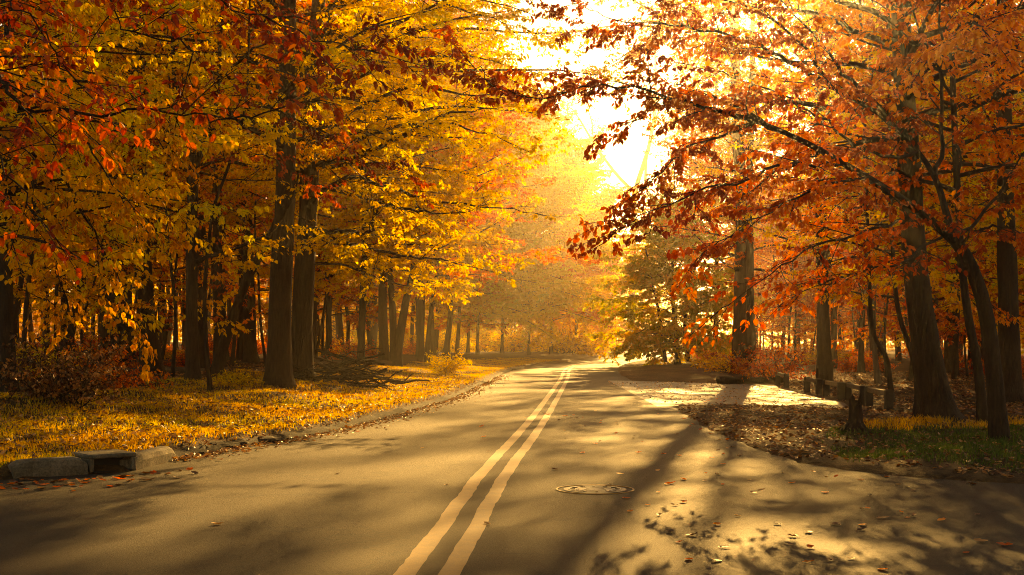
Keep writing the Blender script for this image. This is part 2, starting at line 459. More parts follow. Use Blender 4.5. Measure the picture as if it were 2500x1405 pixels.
for k in range(12):
    t = k * math.pi / 6; s.box((0.2 * math.cos(t), 0.2 * math.sin(t), 0.009), (0.045, 0.02, 0.008), t)
s.build('lid', IRON, mh_root)

# ------------------------------------------------------------------ kerbs and storm drain on the left
def rough_block(name, x0, y0, x1, y1, w, h, label, seed, z=0.0):
    """a worn concrete kerb block with rounded arris; front edge from (x0,y0) to (x1,y1)"""
    rg = np.random.default_rng(seed)
    L = math.hypot(x1 - x0, y1 - y0); n = max(8, int(L / 0.06))
    prof = np.array([(0, -0.08), (0.0, h * 0.55), (0.018, h * 0.85), (0.05, h * 0.98), (w * 0.6, h), (w, h - 0.02), (w, -0.08)])
    V = []
    for i in range(n + 1):
        t = i / n
        e = 1 - 0.35 * (math.exp(-((t * L) / 0.05) ** 2) + math.exp(-(((1 - t) * L) / 0.05) ** 2))
        for (u, z_) in prof:
            V.append((t * L, u + rg.normal(0, 0.0012) + 0.004 * math.sin(i * 0.7 + z_ * 20), (z_ if z_ < 0 else z_ * e) + rg.normal(0, 0.0012)))
    k = len(prof); F_ = []
    for i in range(n):
        for j in range(k - 1): F_.append((i * k + j, (i + 1) * k + j, (i + 1) * k + j + 1, i * k + j + 1))
    F_.append(tuple(range(k))[::-1]); F_.append(tuple(n * k + j for j in range(k)))
    s = Solid(); s.add(V, F_); o = s.build(name, CONC, smooth=False)
    o.location = (x0, y0, z); o.rotation_euler = (0, 0, math.atan2(y1 - y0, x1 - x0))
    tag(o, label, 'kerb'); return o
rough_block('concrete_kerb', -4.80, 11.84, -4.24, 12.28, 0.26, 0.175, 'worn concrete kerb block left of the storm drain opening', 1)
rough_block('concrete_kerb', -3.86, 12.62, -3.76, 13.75, 0.22, 0.165, 'sunlit concrete kerb length right of the storm drain opening', 2)
ang = math.atan2(12.60 - 12.30, -3.87 + 4.22)
drain = tag(empty('storm_drain', (-4.21, 12.30, 0), ang), 'concrete storm drain inlet with a dark rectangular opening in the left kerb', 'storm drain')
DL = 0.46
s = Solid(); s.box((DL / 2, 0.25, 0.165), (DL + 0.04, 0.5, 0.045), 0, 0.012)
s.build('top_slab', CONC, drain)
s = Solid(); s.box((0.012, 0.22, 0.077), (0.045, 0.42, 0.13), 0, 0.008); s.build('side_wall', CONC, drain)
s = Solid(); s.box((DL - 0.012, 0.22, 0.077), (0.045, 0.42, 0.13), 0, 0.008); s.build('side_wall', CONC, drain)
s = Solid(); s.box((DL / 2, 0.16, 0.05), (DL - 0.06, 0.04, 0.22)); s.box((DL / 2, 0.075, 0.008), (DL - 0.06, 0.13, 0.008)); s.build('inner_chamber', CONC_DARK, drain)
# low crumbling asphalt kerb running on to the bend
LK = spline([(-3.76, 13.72)] + LEFT[7:16], 10)
T = norm(np.gradient(LK, axis=0)); NL = np.column_stack([-T[:, 1], T[:, 0]])
prof = [(-0.02, -0.05), (0.0, 0.03), (0.03, 0.055), (0.08, 0.075), (0.14, 0.08), (0.18, 0.02)]
V = []
for i, (p, nn) in enumerate(zip(LK, NL)):
    wv = 0.02 * math.sin(i * 0.9) + rnd.normal(0, 0.01) ; hh = 1 + rnd.normal(0, 0.12)
    for (u, z) in prof: V.append((p[0] + nn[0] * (u + wv), p[1] + nn[1] * (u + wv), z * hh + rnd.normal(0, 0.006)))
k = len(prof); F_ = [(i * k + j, i * k + j + 1, (i + 1) * k + j + 1, (i + 1) * k + j) for i in range(len(LK) - 1) for j in range(k - 1)]
s = Solid(); s.add(V, F_)
tag(s.build('asphalt_kerb', asphalt_mat('kerb_asphalt', (0.03, 0.022, 0.015), (0.012, 0.009, 0.006), 0.9)), 'low dark crumbling asphalt kerb running along the left grass verge', 'kerb')

# ------------------------------------------------------------------ timber rails at the lay-by
RAILS = [((2121, 992), (2170, 1003), 'nearest low timber rail, right end of the row by the stump'),
         ((2070, 975), (2108, 988), 'low timber rail second from the nearest, above the stump'),
         ((2017, 968), (2053, 978), 'low timber rail in the middle of the row at the lay-by'),
         ((1970, 958), (1999, 966), 'low timber rail second from the far end of the row'),
         ((1899, 940), (1920, 947), 'farthest low timber rail at the back of the lay-by')]
def ground_at(px, py, it=4):
    z = 0.05
    for _ in range(it):
        d = F * (CAM_H - z) / (py - 840.0); x = (px - 1250.0) / F * d; z = gz(x, d)
    return x, d, z
for (a_, b_, lab) in RAILS:
    xa, ya, za = ground_at(*a_); xb, yb, zb = ground_at(*b_)
    L = math.hypot(xb - xa, yb - ya); rz = math.atan2(yb - ya, xb - xa)
    z0 = min(za, zb)
    rt = tag(empty('timber_rail', ((xa + xb) / 2, (ya + yb) / 2, z0), rz), lab, 'rail', 'low timber rails along the lay-by')
    for k, sx in enumerate((-1, 1)):
        s = Solid(); s.box((sx * L / 2, 0, 0.14), (0.15, 0.15, 0.52), 0, 0.012, tilt=random.Random(len(lab) + k).uniform(-0.05, 0.05)); s.build('post', WOOD_DARK, rt)
    s = Solid(); s.box((0, 0.0, 0.335), (L - 0.16, 0.09, 0.10), 0, 0.01); s.build('rail', WOOD, rt)

# ------------------------------------------------------------------ leaves and trees
LEAF6 = np.array([(0, 0, 0), (0.22, 0.27, 0.05), (0.62, 0.26, 0.04), (1.0, 0, -0.10), (0.62, -0.26, 0.04), (0.22, -0.27, 0.05)])
def leaf_geo(P, A, N, S, wide=1.0):
    A = norm(A); side = norm(np.cross(A, N)); N = np.cross(side, A)
    t = LEAF6
    V = P[:, None, :] + S[:, None, None] * (t[None, :, 0:1] * A[:, None, :] + wide * t[None, :, 1:2] * side[:, None, :] + t[None, :, 2:3] * N[:, None, :])
    b = (np.arange(len(P)) * 6)[:, None]
    Q = np.concatenate([b + np.array([[0, 1, 2, 3]]), b + np.array([[0, 3, 4, 5]])], 1).reshape(-1, 4)
    return V.reshape(-1, 3), Q
def leaf_obj_mesh(name, P, A, N, S, tint, mat, wide=1.0):
    V, Q = leaf_geo(P, A, N, S, wide)
    return raw_mesh(name, V, Q, np.arange(len(Q)) * 4, [mat], tint=np.repeat(tint, 2), smooth=False)

class Tree:
    def __init__(s, seed):
        s.r = np.random.default_rng(seed); s.trunk = Solid(); s.br = Solid()
        s.tw = []                       # twigs: start, dir, length, tint, leafsize
        s.stA = []; s.stB = []; s.st0 = []; s.st1 = []
    def stem(s, pts, r0, r1, n=6, sides=12, flare=0.0, into=None):
        P = spline(pts, n); t = np.linspace(0, 1, len(P))
        R = r0 + (r1 - r0) * t ** 0.85
        hgt = P[:, 2] - P[0, 2]
        R = R * (1 + flare * np.exp(-hgt / 0.35)) * (1 + 0.03 * np.sin(hgt * 2.3 + r0 * 50))
        fl = flare * 0.5 * np.exp(-hgt / 0.3) if flare else None
        (into or s.trunk).tube(P, R, sides, flare=fl, rough=0.02, rng=s.r)
        return P
    def limb(s, pts, r0, density=1.0, sec=0.42, sec_len=0.42, start=0.15, droop=0.25, leaf=0.09, tint=(0.2, 0.8), bare=0.0, smoothn=5, lateral=None, per=0.055, tw_len=(0.25, 0.6)):
        r = s.r
        P = spline(pts, smoothn); P = P + np.vstack([np.zeros(3), r.normal(0, 0.02, (len(P) - 1, 3))])
        seg = np.linalg.norm(np.diff(P, axis=0), axis=1); cum = np.concatenate([[0], np.cumsum(seg)]); L = cum[-1]
        s.br.tube(P, np.maximum(r0 * (1 - cum / L) ** 0.8, 0.006), 7 if r0 > 0.03 else 5, rough=0.03, rng=r)
        T = norm(np.gradient(P, axis=0))
        d = start * L; side = 1 if r.random() < 0.5 else -1
        t0, t1 = tint
        while d < L:
            f = d / L
            p = np.array([np.interp(d, cum, P[:, k]) for k in range(3)]); t = np.array([np.interp(d, cum, T[:, k]) for k in range(3)]); t /= np.linalg.norm(t)
            lat = np.cross(t, (0, 0, 1)); lat /= max(np.linalg.norm(lat), 1e-6)
            ang = r.uniform(0.6, 1.1)
            dr = t * math.cos(ang) + side * lat * math.sin(ang) + np.array([0, 0, r.normal(0.08, 0.34)])
            dr /= np.linalg.norm(dr)
            sl = max(0.5, L * sec_len * (1 - 0.75 * f) * r.uniform(0.6, 1.25))
            ct = r.uniform(t0, t1)
            s.second(p, dr, sl, max(0.004, r0 * 0.35 * (1 - f) + 0.004), density, droop, leaf, ct, bare, per, tw_len)
            side = -side; d += sec * r.uniform(0.6, 1.4)
        s.second(P[-2], T[-1], 0.5, 0.006, density, droop, leaf, r.uniform(t0, t1), bare, per, tw_len)
    def second(s, p, dr, L, r0, density, droop, leaf, ct, bare, per, tw_len):
        r = s.r; n = max(3, int(L / 0.3)); pts = [p]; d = dr.copy()
        for i in range(n):
            d = d + r.normal(0, 0.10, 3) + np.array([0, 0, -droop * 0.12]); d /= np.linalg.norm(d)
            pts.append(pts[-1] + d * L / n)
        pts = np.array(pts); rad = np.linspace(r0, 0.003, n + 1)
        s.stA.append(pts[:-1]); s.stB.append(pts[1:]); s.st0.append(rad[:-1]); s.st1.append(rad[1:])
        if r.random() < bare: 
            density = density * 0.12
        m = max(2, int(L / 0.16)); side = 1
        for i in range(m):
            f = (i + 0.6) / m; k = min(int(f * n), n - 1); q = pts[k] + (pts[k + 1] - pts[k]) * (f * n - k)
            t = pts[k + 1] - pts[k]; t = t / np.linalg.norm(t)
            lat = np.cross(t, (0, 0, 1)); lat /= max(np.linalg.norm(lat), 1e-6)
            a = r.uniform(0.5, 1.1); td = t * math.cos(a) + side * lat * math.sin(a) + np.array([0, 0, r.normal(-0.1 * droop, 0.22)])
            td /= np.linalg.norm(td); side = -side
            tl = r.uniform(*tw_len) * (1 - 0.4 * f)
            s.tw.append((*q, *td, tl, ct, leaf, density, droop, per))
    def leaves(s):
        tw = np.array(s.tw); r = s.r
        n = np.maximum(0, np.round(LEAFY * tw[:, 6] / tw[:, 11] * tw[:, 9] + r.uniform(-0.5, 0.5, len(tw)))).astype(int)
        idx = np.repeat(np.arange(len(tw)), n); t = tw[idx]; m = len(idx)
        f = r.uniform(0.08, 1.05, m); side = np.where(r.random(m) < 0.5, 1.0, -1.0)
        D = t[:, 3:6]; P = t[:, 0:3] + D * (t[:, 6] * f)[:, None]
        P[:, 2] -= 0.12 * t[:, 10] * (t[:, 6] * f) ** 2
        lat = norm(np.cross(D, np.array([0, 0, 1.0]))) * side[:, None]
        dr = t[:, 10]
        A = norm(D * 0.5 + lat * 0.75 + np.column_stack([r.normal(0, 0.3, m), r.normal(0, 0.3, m), r.normal(-0.35, 0.35, m) - dr * 0.8]))
        N = norm(np.column_stack([r.normal(0, 0.5, m), r.normal(0, 0.5, m), np.ones(m)]))
        P = P + r.normal(0, 0.02, (m, 3))
        S = t[:, 8] * r.uniform(0.6, 1.25, m)
        tint = np.clip(t[:, 7] + r.normal(0, 0.14, m), 0, 1)
        # twigs
        s.stA.append(tw[:, :3]); s.stB.append(tw[:, :3] + tw[:, 3:6] * tw[:, 6:7] - np.column_stack([np.zeros((len(tw), 2)), 0.12 * tw[:, 10] * tw[:, 6] ** 2]))
        s.st0.append(np.full(len(tw), 0.004)); s.st1.append(np.full(len(tw), 0.002))
        return P, A, N, S, tint
    def finish(s, name, root, leafmat, bark, wide=1.0):
        if s.tw:
            P, A, N, S, tint = s.leaves()
        s.br.sticks(np.vstack(s.stA), np.vstack(s.stB), np.concatenate(s.st0), np.concatenate(s.st1))
        if s.trunk.n: s.trunk.build('trunk', bark, root, smooth=True)
        s.br.build('branches', bark, root, smooth=True)
        o = link_mesh('crown', leaf_obj_mesh('crown', P, A, N, S, tint, leafmat, wide), root)
        return len(P)

TOTAL = 0
def auto_limbs(T, top, base_z, n, length, r0, leaf, density, tint, trunk_pts, droop=0.25, az=None, elev=(0.05, 1.05), bare=0.0, sec=0.45, per=0.055, tw_len=(0.25, 0.6)):
    """limbs spread round a stem; trunk_pts is the densely sampled stem"""
    r = T.r; ga = r.uniform(0, 6.28)
    for i in range(n):
        f = (i + r.uniform(0.1, 0.9)) / n
        z = base_z + (top - base_z) * f
        p = np.array([np.interp(z, trunk_pts[:, 2], trunk_pts[:, k]) for k in (0, 1)] + [z])
        ga += 2.4 + r.normal(0, 0.3); a = ga if az is None else r.uniform(*az)
        el = elev[0] + (elev[1] - elev[0]) * f + r.normal(0, 0.12)
        L = length * (0.62 + 0.75 * math.sin(math.pi * min(1.0, 0.25 + f * 0.75)) * 0.6 - 0.15 * f) * r.uniform(0.7, 1.25)
        pts = [p]; d = np.array([math.cos(a) * math.cos(el), math.sin(a) * math.cos(el), math.sin(el)])
        for k in range(4):
            pts.append(pts[-1] + d * L / 4)
            d = d + r.normal(0, 0.12, 3) + np.array([0, 0, -0.10 * droop * 2]); d /= np.linalg.norm(d)
        T.limb(pts, r0 * (1 - 0.6 * f), density=density, leaf=leaf, tint=tint, droop=droop, bare=bare, smoothn=2, sec=sec, per=per, tw_len=tw_len)

def hero(name, base, path, w, label, cat='tree', leafmat='gold', bark=BARK, seed=1, limbs=(), auto=None, flare=0.35, group=None, top_r=0.4, wide=1.0, extra=()):
    """tree whose stem follows photo pixels `path` (list of px,py[,ddepth]) from its base pixel; w = stem width in photo pixels"""
    global TOTAL
    if len(base) == 3: x0, d, z0 = base
    else: x0, d, z0 = ground_at(*base)
    root = tag(empty(name, (x0, d, z0 - 0.02)), label, cat, group)
    O = np.array([x0, d, z0 - 0.02])
    T = Tree(seed)
    pts = [np.array([0, 0, -0.1])] + [np.array(W(p[0], p[1], d + (p[2] if len(p) > 2 else 0))) - O for p in path]
    r0 = w / F * d / 2
    P = T.stem(pts, r0, r0 * top_r, 6, 14 if r0 > 0.1 else 8, flare)
    for e in extra:
        ep = [np.array(W(p[0], p[1], d + (p[2] if len(p) > 2 else 0))) - O for p in e[0]]
        T.stem(ep, e[1] / F * d / 2, e[2] / F * d / 2, 5, 10, 0)
    for lb in limbs:
        lp = [np.array(W(p[0], p[1], d + (p[2] if len(p) > 2 else 0))) - O for p in lb[0]]
        T.limb(lp, lb[1] / F * d / 2, **lb[2])
    for a in ([] if not auto else auto if isinstance(auto, list) else [auto]):
        a = dict(a); tz = min(a.pop('top'), P[-1, 2] - 0.1); bz = a.pop('base_z')
        auto_limbs(T, tz, bz, trunk_pts=P, **a)
    TOTAL += T.finish(name, root, LEAF[leafmat], bark, wide)
    return root

# ---- left side of the road
LG = dict(density=1.0, leaf=0.085, tint=(0.25, 0.9))
hero('beech_tree', (678, 936), [(685, 700), (697, 450), (700, 200), (704, 0), (705, -250), (705, -500)], 62,
     'thick straight dark trunk, left one of the close pair beside the left verge', leafmat='yellow', seed=11,
     auto=dict(top=15, base_z=4.9, n=34, length=4.6, r0=0.06, leaf=0.095, density=1.05, tint=(0.2, 0.85), droop=0.3))
hero('beech_tree', (735, 924), [(742, 700), (755, 470), (764, 200), (778, 0), (790, -250), (800, -500)], 58,
     'thick dark trunk, right one of the close pair with gold limbs over the road', leafmat='yellow', seed=12,
     limbs=[([(776, 130), (900, 128, -1), (1050, 62, -2), (1250, 25, -3)], 14, dict(LG, bare=0.2)),
            ([(775, 60), (880, -20, -1), (1000, -60, -2), (1200, -90, -3)], 14, dict(LG, bare=0.1)),
            ([(768, 180), (830, 40, 0), (860, -60, 0)], 14, LG),
            ([(765, 330), (850, 280, -1), (1000, 212, -2), (1140, 232, -3), (1270, 225, -4)], 14, dict(LG, bare=0.3, sec_len=0.3)),
            ([(758, 410), (900, 372, -1), (1000, 322, -2), (1100, 277, -3), (1240, 262, -4)], 16, dict(LG, bare=0.25)),
            ([(752, 500), (850, 432, -2), (950, 458, -4), (1050, 488, -5), (1200, 505, -6), (1335, 522, -7)], 13, dict(LG, tint=(0.0, 0.4), bare=0.3, sec_len=0.25)),
            ([(775, 0), (900, -30, -1), (1050, 0, -2), (1180, 40, -3), (1300, 80, -3)], 12, dict(LG, density=1.3, sec_len=0.3)),
            ([(768, 250), (900, 180, -2), (1050, 140, -3), (1200, 150, -4), (1290, 185, -4)], 12, dict(LG, density=1.3, sec_len=0.3)),
            ([(760, 420), (900, 330, -2), (1050, 300, -3), (1200, 330, -4), (1300, 375, -4)], 12, dict(LG, density=1.2, sec_len=0.25)),
            ([(744, 560), (840, 566, -2), (900, 570, -3), (925, 508, -3), (1000, 512, -4), (1100, 525, -5), (1190, 500, -6)], 13, dict(LG, bare=0.35, sec_len=0.3)),
            ([(744, 570), (880, 602, -2), (1000, 628, -3), (1100, 640, -4), (1230, 670, -5)], 11, dict(LG, tint=(0.2, 0.7))),
            ([(742, 640), (850, 650, 1), (950, 690, 1), (1060, 700, 0)], 8, dict(LG, bare=0.2))],
     auto=[dict(top=16, base_z=4.6, n=34, length=5.0, r0=0.06, leaf=0.095, density=1.05, tint=(0.2, 0.9), droop=0.3),
           dict(top=16, base_z=6.0, n=11, length=7.5, r0=0.07, leaf=0.095, density=0.8, tint=(0.3, 1.0), droop=0.3, az=(-0.9, 0.5), elev=(0.1, 0.5))])  # extra limbs over the road, partly above the view, added to shade it
hero('forked_tree', (470, 932), [(468, 700), (470, 480), (478, 380)], 31,
     'slim grey trunk forking at the bright gap left of the close pair', seed=13, top_r=0.8,
     extra=[([(478, 400), (450, 340), (430, 250), (420, 60), (410, -200)], 18, 6), ([(478, 400), (510, 330), (530, 240), (540, 60), (560, -200)], 18, 6)],
     limbs=[([(475, 640), (560, 610, -1), (670, 562, -2), (720, 470, -3)], 12, dict(LG, bare=0.8)),
            ([(430, 250), (330, 180, -1), (200, 150, -2)], 10, LG), ([(535, 200), (620, 120, -1), (700, 90, -2)], 10, LG)],
     auto=dict(top=5.5, base_z=4.4, n=8, length=3.0, r0=0.03, leaf=0.09, density=0.8, tint=(0.2, 0.7)))
hero('leaning_tree', (522, 926), [(560, 800), (605, 680), (668, 560), (700, 450), (715, 300), (720, 100)], 27,
     'thin trunk leaning steeply right between the forked tree and the close pair', seed=14,
     auto=dict(top=9, base_z=4.5, n=8, length=2.5, r0=0.03, leaf=0.09, density=0.8, tint=(0.2, 0.8)))
hero('tall_tree', (372, 918), [(352, 700), (342, 430), (338, 200), (330, -100), (330, -350)], 50,
     'broad dark trunk standing directly behind the drooping orange branch', leafmat='gold', bark=BARK_DARK, seed=15,
     auto=dict(top=14, base_z=5.0, n=26, length=4.6, r0=0.05, leaf=0.095, density=1.0, tint=(0.1, 0.8), droop=0.3))
hero('tall_tree', (300, 905), [(292, 650), (282, 350), (275, 100), (270, -200)], 62,
     'widest dark trunk in the left wood, partly hidden by the trunk beside it', leafmat='gold', bark=BARK_DARK, seed=16,
     auto=dict(top=14, base_z=6.5, n=20, length=4.5, r0=0.05, leaf=0.10, density=0.9, tint=(0.2, 0.9)))
hero('tall_tree', (545, 886), [(540, 600), (548, 380), (552, 100), (556, -150)], 24,
     'slim upright trunk seen against the bright sky gap in the left wood', leafmat='gold', seed=17,
     auto=dict(top=15, base_z=8.5, n=16, length=4.0, r0=0.05, leaf=0.11, density=0.8, tint=(0.2, 0.9)))
hero('tall_tree', (612, 888), [(606, 650), (600, 380), (602, 100), (602, -100)], 34,
     'medium dark trunk just left of and behind the close pair', leafmat='gold', seed=18,
     auto=dict(top=15, base_z=8.0, n=18, length=4.5, r0=0.05, leaf=0.11, density=0.9, tint=(0.1, 0.8)))
hero('leaning_tree', (150, 905), [(180, 780), (212, 620), (235, 480), (250, 300)], 24,
     'thin dark trunk leaning right at the left edge of the wood', leafmat='gold', bark=BARK_DARK, seed=19,
     auto=dict(top=9, base_z=3.5, n=14, length=2.8, r0=0.03, leaf=0.095, density=0.9, tint=(0.2, 0.9)))
hero('roadside_tree', (968, 900), [(975, 830), (990, 740), (1012, 640), (1020, 500), (1030, 350), (1040, 100)], 24,
     'slim hazy trunk leaning right over the far left verge', leafmat='yellow', seed=20,
     auto=dict(top=17, base_z=3.4, n=48, length=6.0, r0=0.05, leaf=0.13, density=1.0, tint=(0.3, 1.0), droop=0.3))
for (bp, top, lf, pl, sd, lab) in [((1165, 868), 250, 0.2, 'yellow', 71, 'large hazy yellow tree at the left edge of the distant bend'),
                         ((1225, 866), 280, 0.2, 'gold', 72, 'hazy gold tree second from the left at the distant bend'),
                         ((1290, 864), 340, 0.21, 'yellow', 73, 'bright yellow green crown straight above the far end of the road'),
                         ((1345, 862), 310, 0.21, 'orange', 74, 'pale orange crown right of the bright yellow one at the distant bend'),
                         ((1405, 860), 400, 0.22, 'gold', 75, 'lowest hazy crown left of the white sky gap')]:
        hero('bend_tree', bp, [(bp[0] + 3, 700), (bp[0] - 4, 500), (bp[0] + 5, top)], 8, lab, leafmat=pl, seed=sd,
         auto=dict(top=34, base_z=3.0, n=64, length=8.0, r0=0.05, leaf=lf, density=0.75, tint=(0.3, 1.0), droop=0.3, per=0.07, tw_len=(0.4, 0.8)))
for (bp, top, sd, lab) in [((1690, 878), 180, 82, 'tall light gold tree rising behind the small bushy green tree'), ((1745, 884), 100, 83, 'light orange crowned tree between the small green tree and the tall dark trunks')]:
    hero('roadside_tree', bp, [(bp[0] + 5, 650), (bp[0] - 5, 450), (bp[0] + 8, top)], 14, lab, leafmat='gold' if sd < 83 else 'orange', seed=sd,
         auto=dict(top=30, base_z=4.0, n=40, length=5.5, r0=0.05, leaf=0.16, density=0.45, tint=(0.3, 1.0), droop=0.3, per=0.07, tw_len=(0.4, 0.8)))
hero('roadside_tree', (1042, 888), [(1048, 800), (1062, 700), (1080, 560), (1085, 400), (1095, 100)], 14,
     'thin trunk with an orange lower crown, nearest the road on the hazy left side', leafmat='orange', seed=21,
     auto=dict(top=19, base_z=4.0, n=46, length=6.4, r0=0.05, leaf=0.15, density=1.0, tint=(0.4, 1.0), droop=0.2))
hero('roadside_tree', (880, 896), [(884, 780), (890, 600), (888, 400), (886, 150), (886, -50)], 20,
     'upright slim trunk right of the brush pile in the golden haze', leafmat='yellow', seed=22,
     auto=dict(top=18, base_z=4.0, n=48, length=6.2, r0=0.05, leaf=0.13, density=1.0, tint=(0.1, 0.8), droop=0.3))
# tree just outside the left edge whose branches droop into the picture
LB = dict(density=1.1, leaf=0.09, tint=(0.0, 0.4), droop=0.9, sec=0.38, sec_len=0.40)
hero('drooping_beech', (-7.9, 17.0, gz(-7.9, 17.0)), [(-150, 500), (-160, 100), (-160, -500), (-160, -900)], 60,
     'beech outside the left edge with a long drooping orange branch over the verge', leafmat='gold', bark=BARK_DARK, seed=30,
     limbs=[([(-150, 420), (0, 330, 0), (120, 400, 0), (200, 520, 0), (270, 640, 0), (320, 760, 0), (350, 815, 0)], 12, LB),
            ([(-150, 350), (50, 280, -1), (180, 320, -1), (260, 430, -1), (370, 560, -1)], 12, LB),
            ([(-150, 250), (0, 180, 0), (150, 160, 0), (300, 220, 0), (420, 330, 0)], 12, LB),
            ([(-150, 500), (-50, 450, 0), (60, 520, 0), (130, 640, 0), (160, 740, 0)], 10, LB)],
     auto=dict(top=9, base_z=1.8, n=30, length=3.6, r0=0.04, leaf=0.095, density=1.0, tint=(0.3, 1.0), droop=0.7, az=(-0.8, 0.9)))
hero('drooping_beech', (-8.8, 21.5, gz(-8.8, 21.5)), [(10, 500), (20, 200), (30, -200), (40, -600)], 40,
     'gold leaved beech at the left edge behind the drooping orange branch', leafmat='yellow', bark=BARK_DARK, seed=31,
     auto=dict(top=11, base_z=2.6, n=40, length=4.4, r0=0.04, leaf=0.095, density=1.1, tint=(0.2, 1.0), droop=0.6, az=(-1.2, 1.6)))
RB = dict(density=0.6, leaf=0.072, tint=(0.1, 0.95), droop=0.5, sec=0.30, sec_len=0.22)
hero('red_maple', (-5.7, 9.4 + 3.0, gz(-5.7, 12.4)), [(-200, 500), (-210, 100), (-215, -600), (-215, -1100)], 60,
     'red leaved tree outside the left edge with a thin dark branch across the top left', leafmat='red', bark=BARK_DARK, seed=32,
     limbs=[([(-200, 140, 0), (-80, 150, -3), (0, 200, -4), (65, 270, -4), (240, 272, -4), (440, 285, -4), (560, 292, -4), (700, 262, -4)], 17, dict(RB, density=0.9)),
            ([(-200, 60, 0), (-80, 0, -3), (20, 10, -4), (110, 90, -4), (180, 200, -4)], 9, RB),
            ([(-205, -100, 0), (0, -120, -3), (200, -60, -4), (300, 60, -4), (440, 100, -4), (470, 160, -4)], 9, dict(RB, density=1.0)),
            ([(-200, 300, 0), (-100, 330, -3), (0, 400, -4), (80, 520, -4)], 8, RB),
            ([(-205, -200, 0), (100, -150, -2), (400, -60, -3), (600, 30, -3), (800, 110, -3), (910, 120, -3)], 9, dict(RB, density=1.3, tint=(0, 0.6)))])
hero('red_maple', (-6.0, 24.5, gz(-6.0, 24.5)), [(505, 850), (500, 700), (520, 520), (560, 400), (600, 250), (610, 0)], 12,
     'thin stemmed tree with dark red sprays hanging in front of the close pair', leafmat='red', bark=BARK_DARK, seed=33,
     limbs=[([(600, 250), (700, 280, -1), (800, 330, -1), (900, 390, -1), (1010, 435, -1)], 7, dict(density=1.3, leaf=0.09, tint=(0.0, 0.7), droop=0.4, sec_len=0.25)),
            ([(605, 150), (700, 180, -1), (790, 240, -1), (840, 330, -1)], 7, dict(density=1.2, leaf=0.09, tint=(0.2, 1.0), droop=0.5, sec_len=0.25)),
            ([(608, 80), (680, 40, -1), (780, 60, -1), (900, 120, -1)], 7, dict(density=1.2, leaf=0.09, tint=(0.0, 0.6), droop=0.4, sec_len=0.3)),
            ([(560, 400), (640, 380, -1), (720, 420, -1), (780, 460, -1)], 5, dict(density=1.2, leaf=0.09, tint=(0.2, 0.9), droop=0.5, sec_len=0.3))])

# ---- right side of the road
RM = dict(density=2.2, leaf=0.07, tint=(0.15, 0.9), droop=0.55, sec=0.24, sec_len=0.32)
hero('arching_maple', (2442, 1066), [(2425, 900), (2405, 760), (2370, 650), (2330, 585)], 40,
     'slender arching maple leaning left with long red limbs over the road', leafmat='rust', bark=BARK_DARK, seed=40, top_r=0.75, flare=0.4,
     extra=[([(2330, 590), (2250, 520, -.3), (2160, 460, -.6), (2060, 400, -1), (1960, 345, -1.3), (1850, 298, -1.6), (1720, 262, -2)], 24, 8),
            ([(2335, 600), (2310, 520, .3), (2285, 440, .5), (2240, 370, .8), (2170, 295, 1), (2050, 225, 1)], 20, 9)],
     limbs=[([(1960, 345, -1.3), (1850, 298, -1.6), (1720, 262, -2), (1600, 225, -2.4), (1450, 215, -2.6), (1300, 235, -2.8), (1200, 200, -3), (1140, 150, -3)], 10, dict(RM, tint=(0, 0.6), density=2.2, sec_len=0.2)),
            ([(2050, 225, 1), (1930, 150, .5), (1800, 100, 0), (1640, 60, -.5), (1500, 45, -1), (1390, 5, -1)], 12, dict(RM, tint=(0.1, 0.65), density=2.2, sec_len=0.3)),
            ([(2060, 400, -1), (1960, 400, -1.5), (1850, 430, -2), (1700, 470, -2.4), (1540, 540, -2.8), (1500, 560, -3)], 9, dict(RM, tint=(0.1, 0.7), sec_len=0.25)),
            ([(2160, 460, -.6), (2100, 440, -1.5), (1950, 480, -2), (1800, 560, -2), (1700, 640, -2)], 9, dict(RM)),
            ([(2250, 520, -.3), (2150, 560, -1), (2000, 600, -1.5), (1850, 690, -2), (1740, 770, -2)], 9, dict(RM, density=0.9)),
            ([(2300, 580, 0), (2200, 640, -1), (2080, 670, -1.5), (1950, 720, -2)], 8, dict(RM, density=0.9)),
            ([(2170, 295, 1), (2060, 180, 1), (1960, 60, 1), (1850, -60, 1)], 12, dict(RM)),
            ([(2285, 440, .5), (2300, 300, 1), (2300, 130, 1), (2290, -50, 1), (2280, -200, 1)], 13, dict(RM, tint=(0.4, 1))),
            ([(1850, 298, -1.6), (1760, 330, -1.8), (1660, 380, -2.0), (1560, 470, -2.2)], 7, dict(RM, tint=(0.1, 0.7))),
            ([(1900, 320, -1.5), (1780, 250, -1.8), (1660, 210, -2.0), (1540, 300, -2.2)], 7, dict(RM, tint=(0.1, 0.7))),
            ([(2050, 225, 1), (1900, 60, 1), (1750, -20, 1), (1600, -60, 1)], 9, dict(RM)),
            ([(2330, 590), (2420, 500, .5), (2480, 400, .5), (2560, 300, .5)], 12, dict(RM, tint=(0.4, 1))),
            ([(2335, 600), (2400, 560, -.5), (2470, 560, -1), (2560, 590, -1)], 9, dict(RM, tint=(0.2, .8))),
            ([(2240, 370, .8), (2130, 380, .2), (2020, 300, -.3), (1900, 230, -.5), (1760, 180, -.8), (1640, 150, -1)], 10, dict(RM, tint=(0.0, .6), density=1.4))],
     auto=None)
hero('big_oak', (2292, 1022), [(2262, 850), (2235, 650), (2220, 400), (2205, 150), (2195, -150), (2190, -500)], 74,
     'massive black trunk with a wide flared base right of the stump', leafmat='orange', bark=BARK_DARK, seed=41, flare=0.75, top_r=0.5,
     auto=dict(top=10, base_z=4.2, n=34, length=4.4, r0=0.06, leaf=0.09, density=1.15, tint=(0.25, 1.0), droop=0.4))
